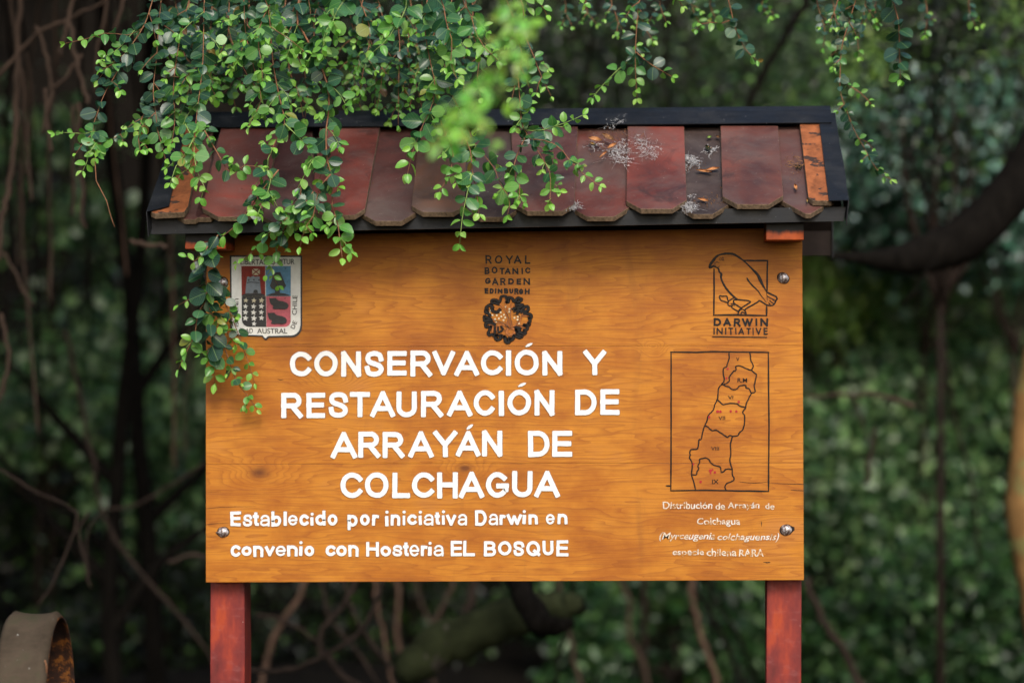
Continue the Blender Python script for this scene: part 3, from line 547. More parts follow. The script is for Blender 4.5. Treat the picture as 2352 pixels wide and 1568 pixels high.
cpart('castle_hill', '590,785 610,762 660,750 760,752 860,748 900,762 918,785', 'crest_black', .0040, .0022)
cpart('crest_tree', '1070,450 1130,450 1160,520 1190,600 1210,640 1180,680 1130,690 1120,700 1125,740 1200,750 1262,778 935,778 1000,750 1055,738 1058,700 1010,680 985,640 1010,570 1020,500', 'crest_black', .0035, .0025)
for a, b, r in ((648, 845, 36), (760, 847, 38), (867, 845, 42), (642, 930, 38), (755, 930, 40), (865, 927, 42), (642, 1010, 42), (755, 1013, 42), (864, 1010, 38), (642, 1093, 44), (760, 1095, 45), (867, 1090, 40), (762, 1172, 36)):
    cpart('crest_star', ' '.join(f'{a + r * (1 if q % 2 == 0 else .46) * math.sin(q * .6283 + .1):.1f},{b - r * (1 if q % 2 == 0 else .46) * math.cos(q * .6283 + .1):.1f}' for q in range(10)), 'cream' if b < 860 else 'crest_white', .0035, .002)
for dx, dy in ((0, 0), (-22, 205)):
    cpart('crest_bull', ' '.join(f'{x + dx},{y + dy}' for x, y in ((975, 812), (1000, 815), (1040, 812), (1068, 808), (1080, 830), (1110, 848), (1170, 858), (1225, 880), (1245, 915), (1232, 955), (1190, 970), (1130, 965), (1060, 968), (1022, 960), (1035, 940), (1030, 915), (1000, 900), (985, 870))), 'crest_black', .0035, .003)
def cl(s, x0, x1, y0, y1, rot=None):
    mb = MB(); r = None
    if rot: c_ = X_(f'{(x0 + x1) / 2},{(y0 + y1) / 2}')[0]; r = (c_[0], c_[1], math.radians(rot))
    q = X_(f'{x0},{y0} {x1},{y1}'); place_glyph(mb, s, q[0][0], q[1][0], q[0][1], q[1][1], .003, .0040, bev=.006, rot=r, yb=-.0028, jit=.5)
    part(mb, 'crest_lettering', M['ink'], cr, origin=WP(*q[0]))
cl('LIBERTAS', 572, 930, 270, 345); cl('CAPITUR', 985, 1325, 265, 340)
cl('AD', 640, 745, 1238, 1305); cl('AUSTRAL', 805, 1225, 1237, 1308)
cl('UNIVERSI', 322, 712, 985, 1040, 90); cl('D', 560, 610, 1238, 1305, 12)
cl('DE', 1263, 1372, 1155, 1215, -68); cl('CHILE', 1195, 1465, 880, 945, -88)

# ---------- roof ----------
ra, rb, rc = W(350, 503, -.15), W(1940, 480, -.15), W(1905, 285, .17)
RN = (rb - ra).cross(rc - ra).normalized(); RN = RN if RN.z > 0 else -RN
def WR(px, py, h=0.0):
    d = ray(px * .6125, py * .6125); o = ra + RN * h; return CAM + d * ((o - CAM).dot(RN) / d.dot(RN))
TH = .0115
def shingle(pts, h, name='shingle', mat='tile', col=(1, 1, 1), th=TH):
    fr = [WR(a, b, h) for a, b in pts]; bk = [p - RN * th for p in fr]
    nrm = (fr[1] - fr[0]).cross(fr[2] - fr[1])
    if nrm.dot(RN) < 0: fr.reverse(); bk.reverse()
    mb = MB(); mb.prism(fr, bk, 0, side=1)
    # only the worn ends show bare wood
    return part(mb, name, [M[mat], M['cut']], roof, origin=sum(fr, Vector()) / len(fr), bevel=.0012, color=col)
roof = empty('roof', (0, 0, 0)); roof.parent = sign; roof.location = WP(1900, 640, 0) - sign.location
def tile(xtl, xtr, xbl, xbr, yt, yb, c, h, col):
    shingle([(xtl, yt), (xbl, yb - c * .55), (xbl + c, yb), (xbr - c, yb), (xbr, yb - c * .6), (xtr, yt)], h, col=col)
LO, HI = .0, .0125
R1, R2, R3, R4, DK = (1, 1, 1), (1.5, 1.25, 1.2), (.7, .85, .95), (1.3, 2.0, 1.4), (.42, .8, .95)
# lower layer, showing between the upper shingles
for t_ in ((700, 800, 640, 782, 474, 822, 50, LO, R1), (830, 1060, 730, 800, 474, 815, 10, LO, R3), (1040, 1170, 975, 1190, 472, 838, 60, LO, R3), (1405, 1600, 1352, 1560, 478, 829, 55, LO, (.75, .9, 1)), (1730, 1920, 1748, 1944, 478, 814, 50, LO, DK),
           (2150, 2365, 2142, 2362, 482, 812, 60, LO, R1), (2545, 2715, 2530, 2742, 478, 803, 70, LO, (.34, .8, .95)), (2900, 3030, 2915, 3145, 476, 801, 105, LO, (.95, 1.15, 1.2))): tile(*t_)
for t_ in ((830, 1053, 757, 986, 474, 812, 60, HI, R2), (1200, 1424, 1165, 1369, 474, 806, 40, HI, (1.2, .95, .9)), (1575, 1750, 1543, 1742, 474, 795, 42, HI, R4), (1915, 2166, 1932, 2153, 474, 791, 45, HI, (.8, .95, 1.05)),
           (2354, 2565, 2348, 2575, 474, 783, 55, HI, R2), (2702, 2917, 2709, 2937, 472, 766, 55, HI, (1.05, 1.3, 1.3))): tile(*t_)
# orange battens by the verges
shingle([(683, 470), (563, 792), (580, 800), (690, 795), (706, 772), (765, 470)], .016, 'batten', 'batten', (1, 1, 1), .013)
shingle([(2999, 464), (3031, 738), (3048, 752), (3118, 752), (3112, 735), (3072, 462)], .014, 'batten', 'batten', (1, 1, 1), .012)
# black metal: verge flashings, ridge cap, eave fascia
def strip(name, poly_px, h, th=.0015, drop=0, dropside=None):
    fr = [WR(a, b, h) for a, b in poly_px]
    if (fr[1] - fr[0]).cross(fr[2] - fr[1]).dot(RN) < 0: fr.reverse()
    mb = MB(); mb.prism(fr, [p - RN * th for p in fr]); return mb
def verge(outer, inner, h, sx):                   # outer/inner: (bottom, top) pixels
    mb = MB(); ob, ot, ib, it = WR(*outer[0], h), WR(*outer[1], h), WR(*inner[0], h), WR(*inner[1], h)
    dn = Vector((0, 0, -.050)); o_ = Vector((sx * .0012, 0, 0)); n = 8
    top = []; low = []
    for i in range(n + 1):
        t = i / n; p = ob.lerp(ot, t) + Vector((sx, 0, 0)) * random.uniform(-.0012, .0012); q = ib.lerp(it, t)
        top.append((p, q)); low.append(p + dn + Vector((-sx * .004, 0, random.uniform(-.002, .002))))
    for i in range(n):
        (p, q), (p2, q2) = top[i], top[i + 1]; l, l2 = low[i], low[i + 1]
        mb.add([p, q, q2, p2] + [x - RN * .0015 for x in (p, q, q2, p2)], [(0, 1, 2, 3), (7, 6, 5, 4), (1, 5, 6, 2), (0, 4, 5, 1), (3, 2, 6, 7)])
        mb.add([p, p2, l2, l] + [x - o_ for x in (p, p2, l2, l)], [(0, 1, 2, 3), (7, 6, 5, 4), (3, 2, 6, 7), (0, 3, 7, 4), (1, 5, 6, 2)])
    part(mb, 'verge_flashing', M['metal'], roof, origin=ob)
verge(((547, 794), (672, 440)), ((634, 772), (703, 440)), .0205, -1)
verge(((3184, 750), (3130, 420)), ((3108, 752), (3070, 440)), .0175, 1)
mb = MB(); n = 16; prof = []
for i in range(n + 1):
    t = i / n; j = lambda s: random.uniform(-s, s)
    fb = WR(660 + (3118 - 660) * t, 478 + (459 - 478) * t + j(1.2), .019 + j(.001)); tp = WR(660 + (3116 - 660) * t, 438 + (412 - 438) * t, .024)
    ap = tp + Vector((0, .020, 0)); ap.z = WP(660 + (3112 - 660) * t, 422 + (397 - 422) * t, ap.y).z
    bk = ap + Vector((0, .03, -.003)); bb = bk + Vector((0, .07, -.05)); prof.append([fb, tp, ap, bk, bb])
for i in range(n):
    for k in range(4):
        a_, b_, c_, d_ = prof[i][k], prof[i + 1][k], prof[i + 1][k + 1], prof[i][k + 1]
        dn = Vector((0, .0006, -.0016)); mb.add([a_, b_, c_, d_, a_ + dn, b_ + dn, c_ + dn, d_ + dn], [(0, 1, 2, 3), (7, 6, 5, 4), (0, 4, 5, 1), (1, 5, 6, 2), (3, 7, 4, 0)] if k == 0 or i in (0, n - 1) else [(0, 1, 2, 3), (7, 6, 5, 4)])
part(mb, 'ridge_cap', M['metal'], roof, origin=prof[0][1])
# fascia at the eave
yf = -.134
fl, fr_ = W(344, 500, yf), W(1943, 475, yf); bl, br_ = W(346, 538, yf), W(1938, 508, yf)
mb = MB(); n = 14
for i in range(n):
    a0, a1 = i / n, (i + 1) / n
    q = [bl.lerp(br_, a0), bl.lerp(br_, a1), fl.lerp(fr_, a1), fl.lerp(fr_, a0)]
    mb.prism(q, [p + Vector((0, .012, 0)) for p in q])
part(mb, 'eave_fascia', M['metal'], roof, origin=fl)
# timber deck under the shingles, front and rear slopes
el, er = WR(575, 800, -TH - .001), WR(3155, 772, -TH - .001); tl, tr_ = WR(690, 440, -TH - .001), WR(3110, 415, -TH - .001)
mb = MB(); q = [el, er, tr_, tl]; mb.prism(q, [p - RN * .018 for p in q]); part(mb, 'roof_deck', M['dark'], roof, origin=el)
rt, rtr = tl + Vector((0, .03, -.002)), tr_ + Vector((0, .03, -.002))
rl_ = Vector((el.x - .01, .52, W(1880, 540, .52).z + .012)); rr_ = Vector((W(1909, 540, .52).x, .52, W(1880, 512, .52).z))
mb = MB(); q = [rt, rtr, rr_, rl_]; mb.prism(q, [p - Vector((0, .010, .018)) for p in q]); part(mb, 'rear_roof_slope', M['dark'], roof, origin=rt)
q0, q1 = W(1843, 510, .52), W(1909, 587, .52)
mb = MB(); mb.box(rl_.x, rr_.x, .510, .526, q1.z, q0.z + .02); part(mb, 'rear_fascia', M['dark'], roof, origin=rl_)
mb = MB(); mb.prism([Vector((rr_.x + .001, .50, q1.z - .006)), Vector((rr_.x + .001, .536, q1.z - .012)), Vector((rr_.x + .001, .536, q0.z + .03)), Vector((rr_.x + .001, .50, q0.z + .05))], [Vector((rr_.x + .0035, .50, q1.z - .006)), Vector((rr_.x + .0035, .536, q1.z - .012)), Vector((rr_.x + .0035, .536, q0.z + .03)), Vector((rr_.x + .0035, .50, q0.z + .05))]); part(mb, 'rear_verge_flashing', M['metal'], roof, origin=rr_)
# cross beams on the posts, ends showing in front of the board
for (x0, x1, y0, y1) in ((694, 846, 882, 934), (2873, 3014, 830, 900)):
    a, b = WP(x0, y1, -.11), WP(x1, y0, -.11)
    mb = MB(); mb.box(a.x, b.x, -.11, -.003, a.z, b.z + .006); part(mb, 'cross_beam_end', M['beam'], origin=a, bevel=.0015)
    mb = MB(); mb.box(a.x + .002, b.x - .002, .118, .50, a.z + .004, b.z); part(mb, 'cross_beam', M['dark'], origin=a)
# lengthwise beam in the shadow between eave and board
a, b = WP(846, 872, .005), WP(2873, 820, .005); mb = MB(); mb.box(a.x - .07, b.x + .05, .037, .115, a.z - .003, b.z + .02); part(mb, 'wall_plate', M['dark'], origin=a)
# ================= hanging leafy branches =================
def leaf_mesh(name, L, Wd, prof, fold, droop, curl=0, pet=.10):
    vs = []; fs = []; st = [(t, p) for t, p in prof]; cols = (-1, -.52, 0, .52, 1)
    def pos(t, cx, p):
        x = cx * p * Wd / 2; y = L * (pet + (1 - pet) * t); z = fold * abs(x) - droop * L * t * t - curl * (x / (Wd / 2)) ** 2 * Wd
        return (x, y, z)
    vs.append((0, 0, .0005)); vs.append((.0004, L * pet, 0)); vs.append((-.0004, L * pet, 0)); fs.append((0, 1, 2))
    b = len(vs); vs.append(pos(0, 0, 0))
    rows = []
    for t, p in st:
        rows.append(len(vs)); vs += [pos(t, c, p) for c in cols]
    tip = len(vs); vs.append(pos(1, 0, 0))
    for j in range(4): fs.append((b, rows[0] + j + 1, rows[0] + j)); fs.append((tip, rows[-1] + j, rows[-1] + j + 1))
    for r0, r1 in zip(rows, rows[1:]):
        for j in range(4): fs.append((r0 + j, r0 + j + 1, r1 + j + 1, r1 + j))
    me = bpy.data.meshes.new(name); me.from_pydata(vs, [], fs); me.materials.append(M['leaf']); me.polygons.foreach_set('use_smooth', [True] * len(fs)); me.update(); return me
PR = [(.06, .42), (.24, .84), (.48, 1), (.74, .86), (.92, .44)]
PY = [(.08, .36), (.26, .80), (.48, 1), (.70, .84), (.89, .42)]
LM = [leaf_mesh('leaf', .030, .0255, PR, .20, .10), leaf_mesh('leaf', .030, .0230, PR, .32, .16), leaf_mesh('leaf', .030, .0270, PR, .10, .05, .05), leaf_mesh('leaf', .030, .0215, PY, .42, .26), leaf_mesh('leaf', .030, .0245, PR, -.12, .14)]
YM = [leaf_mesh('leaf', .030, .0190, PY, .4, .22), leaf_mesh('leaf', .030, .0160, PY, .5, .1), leaf_mesh('leaf', .030, .0215, PR, .3, .3)]
def lerp3(a, b, t): return tuple(a[i] + (b[i] - a[i]) * t for i in range(3))
OLD = ((.013, .052, .036), (.018, .068, .046), (.014, .062, .026), (.028, .085, .062), (.010, .045, .026))
MID = ((.045, .17, .045), (.065, .22, .05), (.032, .14, .055), (.075, .21, .085))
YNG = ((.19, .46, .05), (.26, .54, .07), (.14, .39, .05), (.32, .56, .11))
VIEW = Vector((.02, -.90, .42)).normalized()
n_leaf = 0
def put_leaf(parent, base, p, d, nrm, size, col, young):
    global n_leaf
    y = d.normalized(); z = (nrm - y * nrm.dot(y)); z = z.normalized() if z.length > .05 else y.orthogonal().normalized(); x = y.cross(z)
    o = bpy.data.objects.new('leaf', random.choice(YM if young else LM)); o.parent = parent
    R = Matrix((x, y, z)).transposed().to_4x4(); sx = size * random.uniform(.76, 1.08)
    o.matrix_basis = Matrix.Translation(p - base) @ R @ Matrix.Diagonal((sx, size, size, 1)); o.color = (*col, 1)
    C.objects.link(o); n_leaf += 1
def rnd(s=1): return Vector((random.gauss(0, s), random.gauss(0, s), random.gauss(0, s)))
def leafy_twig(root, rbase, pts, age, step=.0225, size=.95, tipyoung=4, bare=0, r0=.0013, endbud=True, skip=.06, spread=.36, top=None, view=VIEW):
    """one twig with its opposite leaves as sub-parts; pts are world points, age 0 young .. 1 dark old"""
    pts = catmull(pts, 5); P = resample(pts, step); n = len(P)
    if n < 2: return
    base = P[0]; k = len(P)
    rad = [max(.0005, r0 * (1 - .62 * i / k)) for i in range(k)]
    mb = MB(); mb.tube(P, rad, 5); young_t = age < .35 and k < 9
    tw = mb.build('twig', M['shoot'] if young_t else M['twig'], root, origin=base, smooth=True)
    phase = random.uniform(-.4, .4)
    for i in range(k):
        frac_end = k - 1 - i
        if P[i].z > 2.62 or (i * step) < bare: continue
        t = (P[min(i + 1, k - 1)] - P[max(i - 1, 0)]).normalized()
        side = t.cross(view)
        side = side.normalized() if side.length > .1 else Vector((1, 0, 0))
        q = phase + (math.pi / 2 if i % 2 else 0) * .75 + random.gauss(0, .35)
        side = Matrix.Rotation(q, 3, t) @ side
        if frac_end == 0 and endbud: t_w = 1.3
        else: t_w = .42
        for s in (-1, 1):
            if random.random() < skip and frac_end > 1: continue
            d = side * s + t * (t_w + random.gauss(0, .12)) + Vector((0, 0, -.12)) + rnd(.10)
            if frac_end < tipyoung:
                f = frac_end / tipyoung if tipyoung < 50 else random.uniform(.1, .5); sz = size * (.62 + .55 * min(1, f)) * random.uniform(.9, 1.1); cy = lerp3(random.choice(YNG), random.choice(MID), min(1, f * .95)); yg = f < .6
                cy = lerp3(cy, random.choice(OLD), max(0, age - .55) * .9 * f)
            else:
                f = min(1, (frac_end - tipyoung) / 6); a_ = min(1, max(0, age + .12 + .3 * f + random.gauss(0, .13))); sz = size * random.uniform(.74, 1.28); yg = False
                cy = lerp3(random.choice(MID), random.choice(OLD), a_)
            nrm = (view + rnd(spread)).normalized()
            if nrm.dot(view) < 0: nrm = -nrm
            if random.random() < .012: cy = random.choice(((.20, .13, .03), (.12, .05, .02), (.22, .24, .04)))
            put_leaf(tw, base, P[i] + t * random.uniform(-.001, .001), d, nrm, sz, cy, yg)
    return tw, P
def branch(name, label, twigs, group='leafy branches hanging over the notice board'):
    """twigs: (list of (u, v, y) points, options); options['kids'] grows side twigs at intervals"""
    first = twigs[0][0][0]; root = empty(name, W(*first)); tag(root, label, 'branch', group)
    for pts, op in twigs:
        op = dict(op); kids = op.pop('kids', 0); klen = op.pop('klen', 70); kage = op.pop('kage', None); kbias = op.pop('kbias', 0); kfrom = op.pop('kfrom', .04)
        P = [W(*p) for p in pts]; age = op.get('age', .6); op.setdefault('age', age)
        r = leafy_twig(root, None, P, **op)
        if not r or not kids: continue
        _, Q = r; L = len(Q) * op.get('step', .0225); pos = kfrom + random.uniform(0, kids)
        sd = random.choice((-1, 1))
        while pos < L - .04:
            i = min(len(Q) - 2, int(pos / op.get('step', .0225))); p = Q[i]; t = (Q[i + 1] - Q[i]).normalized(); sd = -sd
            if p.z > 2.55: pos += kids; continue
            s_ = sd if abs(kbias) < .5 or random.random() > .75 else (1 if kbias > 0 else -1)
            ln = klen * .000875 * random.uniform(.45, 1.25) * (1 - .45 * pos / L)
            d = (Vector((s_, random.uniform(-.7, .35), 0)) * random.uniform(.6, 1) + t * random.uniform(.5, 1.1)).normalized()
            e1 = p + d * ln * .5; e2 = e1 + (d + Vector((0, 0, -random.uniform(.1, .9)))).normalized() * ln * .5
            ka = kage if kage is not None else max(0, age - random.uniform(.1, .45))
            leafy_twig(root, None, [p, e1, e2], ka, step=.019, size=op.get('size', .95) * random.uniform(.75, .98), tipyoung=99 if op.get('tipyoung', 4) > 50 else random.choice((1, 2, 2, 3) if age > .7 else (2, 3, 3, 4)), r0=.0009, spread=op.get('spread', .36), view=op.get('view', VIEW))
            pos += kids * random.uniform(.7, 1.3)
    return root
D_ = lambda s, y0, y1=None: [(float(p.split(',')[0]), float(p.split(',')[1]), y0 + ((y1 if y1 is not None else y0) - y0) * i / max(1, len(s.split()) - 1)) for i, p in enumerate(s.split())]
# far-left spray reaching out beyond the roof
branch('leafy_branch', 'long leafy branch sweeping out past the left verge with a bare tail end', [
    (D_('356,-20 334,53 302,105 267,169 239,218 225,257 214,292 218,330 219,362', -.12, -.2), dict(age=.95, kids=.075, klen=95, kbias=.3)),
    (D_('334,60 299,81 246,76 205,88 150,100', -.12, -.2), dict(age=.55, tipyoung=5, r0=.0009, size=.8)),
    (D_('309,70 275,110 245,128 232,137', -.12, -.2), dict(age=.2, tipyoung=5, r0=.0008, size=.7)),
    (D_('219,300 190,308 155,304 126,306', -.18, -.22), dict(age=.25, tipyoung=5, r0=.0009, size=.8)),
    (D_('219,330 205,352 200,372 190,392', -.2, -.22), dict(age=.2, tipyoung=4, r0=.0009, size=.95)),
    (D_('285,135 255,150 235,160', -.14, -.18), dict(age=.6, tipyoung=3, r0=.0008, size=.8)),
    (D_('352,250 309,281 267,316 235,325 225,345', -.1, -.2), dict(age=.75, tipyoung=3, kids=.06, klen=45, size=.85)),
    (D_('219,362 221,415 234,440 246,464 255,500 264,521', -.2, -.2), dict(age=.5, bare=9, r0=.0014))])
branch('leafy_branch', 'leafy branch of dark teal leaves falling beside the left end of the ridge', [
    (D_('372,-20 366,46 362,95 359,141 354,180 352,218 358,262 362,299 372,335 380,366', -.05, -.19), dict(age=1, kids=.055, klen=80)),
    (D_('352,225 330,262 318,310 322,345', -.08, -.2), dict(age=.85, kids=.07, klen=60, size=.8)),
    (D_('440,-20 420,60 405,140 398,210 402,270 395,330', -.02, -.2), dict(age=.9, kids=.06, klen=80))])
branch('leafy_branch', 'leafy branch trailing over the left verge flashing and orange batten', [
    (D_('470,-20 468,60 466,141 460,200 454,246 446,316 440,350', -.1, -.24), dict(age=.6, kids=.05, klen=85)),
    (D_('425,285 446,330 440,380 415,400 400,425', -.22, -.25), dict(age=.15, tipyoung=5, size=.8)),
    (D_('446,316 425,355 405,380 392,420', -.24, -.26), dict(age=.3, tipyoung=5, size=.85, kids=.05, klen=45)),
    (D_('470,300 500,352 530,398 560,380 600,385', -.22, -.25), dict(age=.35, tipyoung=4, size=.8, kids=.05, klen=50)),
    (D_('445,355 455,400 470,430 462,455', -.25, -.26), dict(age=.15, tipyoung=5, size=.95, kids=.05, klen=40))])
branch('leafy_branch', 'thick woody stem with many drooping leafy side shoots in front of shingles', [
    (D_('690,-20 682,49 700,80 721,123 740,160 752,197 756,246 750,290 749,334 752,370 760,400 764,440 763,471 775,510 780,545 786,592', -.16, -.27), dict(age=.55, kids=.05, klen=75, r0=.0024, size=1.08)),
    (D_('615,-20 620,60 628,150 640,215 654,281 640,310 626,340', -.1, -.24), dict(age=.5, kids=.045, klen=80, r0=.002)),
    (D_('626,340 612,380 622,420 600,470 590,500', -.24, -.26), dict(age=.3, kids=.05, klen=55, size=1)),
    (D_('560,-20 565,80 590,180 600,230 580,270 572,290', -.1, -.24), dict(age=.35, kids=.045, klen=80)),
    (D_('760,400 735,430 725,470 718,500 700,525 690,565', -.26, -.27), dict(age=.6, kids=.05, klen=50)),
    (D_('654,285 690,320 720,360 700,400 680,440', -.24, -.26), dict(age=.3, kids=.045, klen=50))])
branch('leafy_branch', 'leafy branch hanging past the eave across the top of the painted crest', [
    (D_('700,430 672,470 660,505 645,540 639,569 630,604 624,625 638,655', -.25, -.12), dict(age=.7, size=.8, tipyoung=5, kids=.07, klen=28, r0=.0010, bare=.03)),
    (D_('660,500 634,522 612,545 595,560 572,585 541,608', -.25, -.14), dict(age=.45, size=.82, tipyoung=5, kids=.06, klen=30)),
    (D_('720,440 690,480 672,500 655,520 648,545', -.26, -.2), dict(age=.75, size=.95, kids=.05, klen=40)),
    (D_('690,430 690,470 676,500 660,530', -.26, -.2), dict(age=.8, size=.95, kids=.05, klen=40))])
branch('leafy_branch', 'long leafy branch dangling down the left edge of the board', [
    (D_('640,390 600,440 580,470 556,500 537,522 515,540 501,552', -.25, -.18), dict(age=.65, size=1, r0=.0017, bare=.03, kids=.07, klen=40)),
    (D_('501,540 485,560 475,600 474,640 476,666 482,704 483,751 487,797 491,841 493,880', -.2, -.06), dict(age=.85, size=1.15, tipyoung=4, kids=.075, klen=40)),
    (D_('478,565 462,590 446,600 430,590', -.2, -.18), dict(age=.5, size=.9, kids=.04, klen=32)),
    (D_('482,671 495,720 520,762 540,788', -.12, -.06), dict(age=.5, size=.9, tipyoung=4, kids=.06, klen=40)),
    (D_('474,688 455,720 450,755 441,783 422,820 410,848', -.12, -.1), dict(age=.35, size=1, tipyoung=4, kids=.08, klen=30)),
    (D_('474,669 450,680 425,692 407,703', -.12, -.1), dict(age=.5, size=.78, tipyoung=4)),
    (D_('504,669 517,697 531,726 545,760 556,792 575,846 586,885', -.1, -.04), dict(age=.55, size=.72, tipyoung=4, kids=.06, klen=34)),
    (D_('515,797 531,841 545,879 569,909 590,940', -.08, -.04), dict(age=.7, size=.72, tipyoung=4, kids=.05, klen=36)),
    (D_('482,660 500,650 512,670 525,700 540,720', -.12, -.06), dict(age=.7, size=.9)),
    (D_('488,790 470,820 455,800', -.08, -.1), dict(age=.5, size=.9))])
branch('leafy_branch', 'bright leafy branch with large rounded leaves over the middle shingles', [
    (D_('985,-20 975,60 990,150 1000,200 991,246 972,285 960,316 945,360 936,400', -.18, -.27), dict(age=.3, size=1.2, kids=.08, klen=60)),
    (D_('1040,-20 1030,60 1020,140 1035,210 1065,270 1083,316 1110,355 1136,387 1150,425 1171,457 1166,492', -.1, -.26), dict(age=.3, size=1, kids=.055, klen=60)),
    (D_('1060,300 1080,345 1086,400 1095,445 1100,490', -.22, -.26), dict(age=.2, size=1, kids=.07, klen=38)),
    (D_('1083,400 1072,450 1062,499 1056,560', -.25, -.26), dict(age=.2, size=.95, tipyoung=4, kids=.12, klen=26)),
    (D_('1000,240 1020,300 1040,345 1035,390 1010,440', -.2, -.25), dict(age=.45, size=.9, kids=.055, klen=50))])
branch('leafy_branch', 'leafy branch whose tips spread over the shingles right of the blurred sprig', [
    (D_('1190,180 1195,240 1200,290 1225,330 1259,387 1265,420 1262,468', -.12, -.25), dict(age=.45, size=.9, kids=.06, klen=60)),
    (D_('1200,300 1240,300 1276,290 1310,278 1338,265', -.15, -.2), dict(age=.25, size=.9, kids=.06, klen=36)),
    (D_('1225,320 1260,325 1287,341 1310,370 1340,400 1376,426', -.2, -.25), dict(age=.55, size=.8, tipyoung=5, kids=.08, klen=40)),
    (D_('1210,310 1190,350 1180,390 1195,430 1190,460', -.2, -.25), dict(age=.5, size=.9, kids=.06, klen=45))])
branch('leafy_branch', 'slim leafy branch hanging free above the ridge with a bent left fork', [
    (D_('1474,-20 1466,18 1462,70 1459,123 1460,170 1463,225', .1), dict(age=.95, size=.85, kids=.09, klen=60)),
    (D_('1458,130 1420,160 1390,190 1374,208 1362,224', .1), dict(age=.3, size=.9, tipyoung=5)),
    (D_('1461,120 1490,145 1515,160 1542,176', .1), dict(age=.85, size=.85, tipyoung=2))], 'thin leafy branches above the ridge')
branch('leafy_branch', 'sparse leafy branch ending in a yellow tip above the shingle roof', [
    (D_('1660,-30 1673,0 1688,63 1702,95 1716,120 1738,138', .15), dict(age=.75, size=.85, tipyoung=2)),
    (D_('1683,45 1650,55 1620,50 1600,68', .15), dict(age=.5, size=.75))], 'thin leafy branches above the ridge')
branch('leafy_branch', 'long thin branch with small dark leaves curling beside the right verge', [
    (D_('1975,-30 1955,35 1934,105 1930,160 1930,211 1945,255 1962,299 1985,340 2007,380 2030,405 2052,414', .12), dict(age=1, size=.62, step=.019, tipyoung=2, kids=.05, klen=65, skip=.2)),
    (D_('1930,-20 1915,30 1900,60 1880,62', .12), dict(age=.8, size=.62, kids=.05, klen=50)),
    (D_('1955,200 1985,220 2000,240', .12), dict(age=.4, size=.6))], 'thin leafy branches above the ridge')
branch('leafy_branch', 'straight hanging branch with paired rounded leaves high beyond the right verge', [
    (D_('2045,-30 2050,0 2062,40 2065,70 2066,120 2068,182', .12), dict(age=.75, size=1, tipyoung=2))], 'thin leafy branches above the ridge')
branch('leafy_branch', 'short leafy tips dipping in at the top edge between the two sprays', [
    (D_('1225,-30 1240,5 1256,35', .05), dict(age=.4, size=1)), (D_('1200,-30 1212,5 1205,30', .05), dict(age=.3, size=1)), (D_('1330,-30 1335,-5 1342,8', .05), dict(age=.5, size=.9)),
    (D_('1560,-30 1555,0 1568,15', .15), dict(age=.5, size=.8))], 'thin leafy branches above the ridge')
# the dense curtain above the ridge, sorted into boughs by where they hang
def curtain(label, x0, x1, vend, y0, y1, n, age, size=.9, klen=75, kids=.062):
    tw = []
    for i in range(n):
        x = x0 + (x1 - x0) * (i + random.uniform(.1, .9)) / n; ve = random.uniform(*vend); y = random.uniform(y0, y1); dx = random.uniform(-85, 75); bow = random.uniform(-40, 40); pts = []
        for k in range(6):
            t = k / 5; pts.append((x + dx * t + bow * math.sin(3.14 * t) + random.uniform(-9, 9), -30 + (ve + 30) * t, y - .05 * t))
        tw.append((pts, dict(age=max(0, min(1, age + random.gauss(0, .15))), kids=kids, klen=klen, size=size * random.uniform(.9, 1.1), skip=.14)))
    return branch('leafy_branch', label, tw)
curtain('dark teal leafy curtain hanging directly above the left verge', 400, 520, (150, 250), .02, .3, 6, .95)
curtain('mixed green leafy curtain above the left half of the ridge cap', 500, 680, (120, 235), -.1, .25, 7, .75)
curtain('leafy curtain just right of the thick woody stem above the ridge', 690, 850, (170, 290), -.08, .28, 7, .75)
curtain('shaded dark leafy curtain above the ridge behind bright young shoots', 820, 1010, (210, 300), .02, .4, 8, 1.0, .78)
curtain('deep green leafy curtain ending above the ridge beside the blurred sprig', 985, 1190, (190, 300), .02, .35, 7, .92, .8)
curtain('pale young shoots hanging in front of the dark curtain above the roof', 560, 1120, (90, 260), -.28, -.12, 7, .2, 1.0, 60)

def dark_spray(label, specs, **k): return branch('leafy_branch', label, [(D_(s, y), dict(dict(age=.95, kage=.85, tipyoung=2, size=.72, step=.020, kids=.05, klen=60, skip=.12), **k)) for s, y in specs], 'thin leafy branches above the ridge')
dark_spray('small-leaved shaded branch at the top edge above the large cobweb', [('1400,-30 1405,10 1420,50 1415,80', .35), ('1450,-30 1470,20 1480,60 1500,95', .4), ('1520,-30 1515,10 1530,50', .4)])
dark_spray('dark small-leaved sprays clustered at the top above the right verge', [('1870,-30 1880,20 1895,70 1890,110', .4), ('1905,-30 1920,40 1925,100 1915,160', .45), ('1990,-30 1985,30 1970,90 1975,130', .4), ('2020,-30 2010,20 2015,60', .5)])
dark_spray('fine shaded sprays high above the middle of the ridge', [('1290,-30 1300,20 1290,60', .5), ('1350,-30 1345,20 1370,55', .6), ('1640,-30 1630,10 1645,45', .6)], size=.6)
dark_spray('dim sprays hanging at the top between the yellow-tipped branch and the verge', [('1580,-30 1590,20 1610,60', .5), ('1760,-30 1750,10 1765,40', .6), ('2120,-30 2130,30 2125,80', .6), ('2230,-30 2225,20 2240,60', .7)])
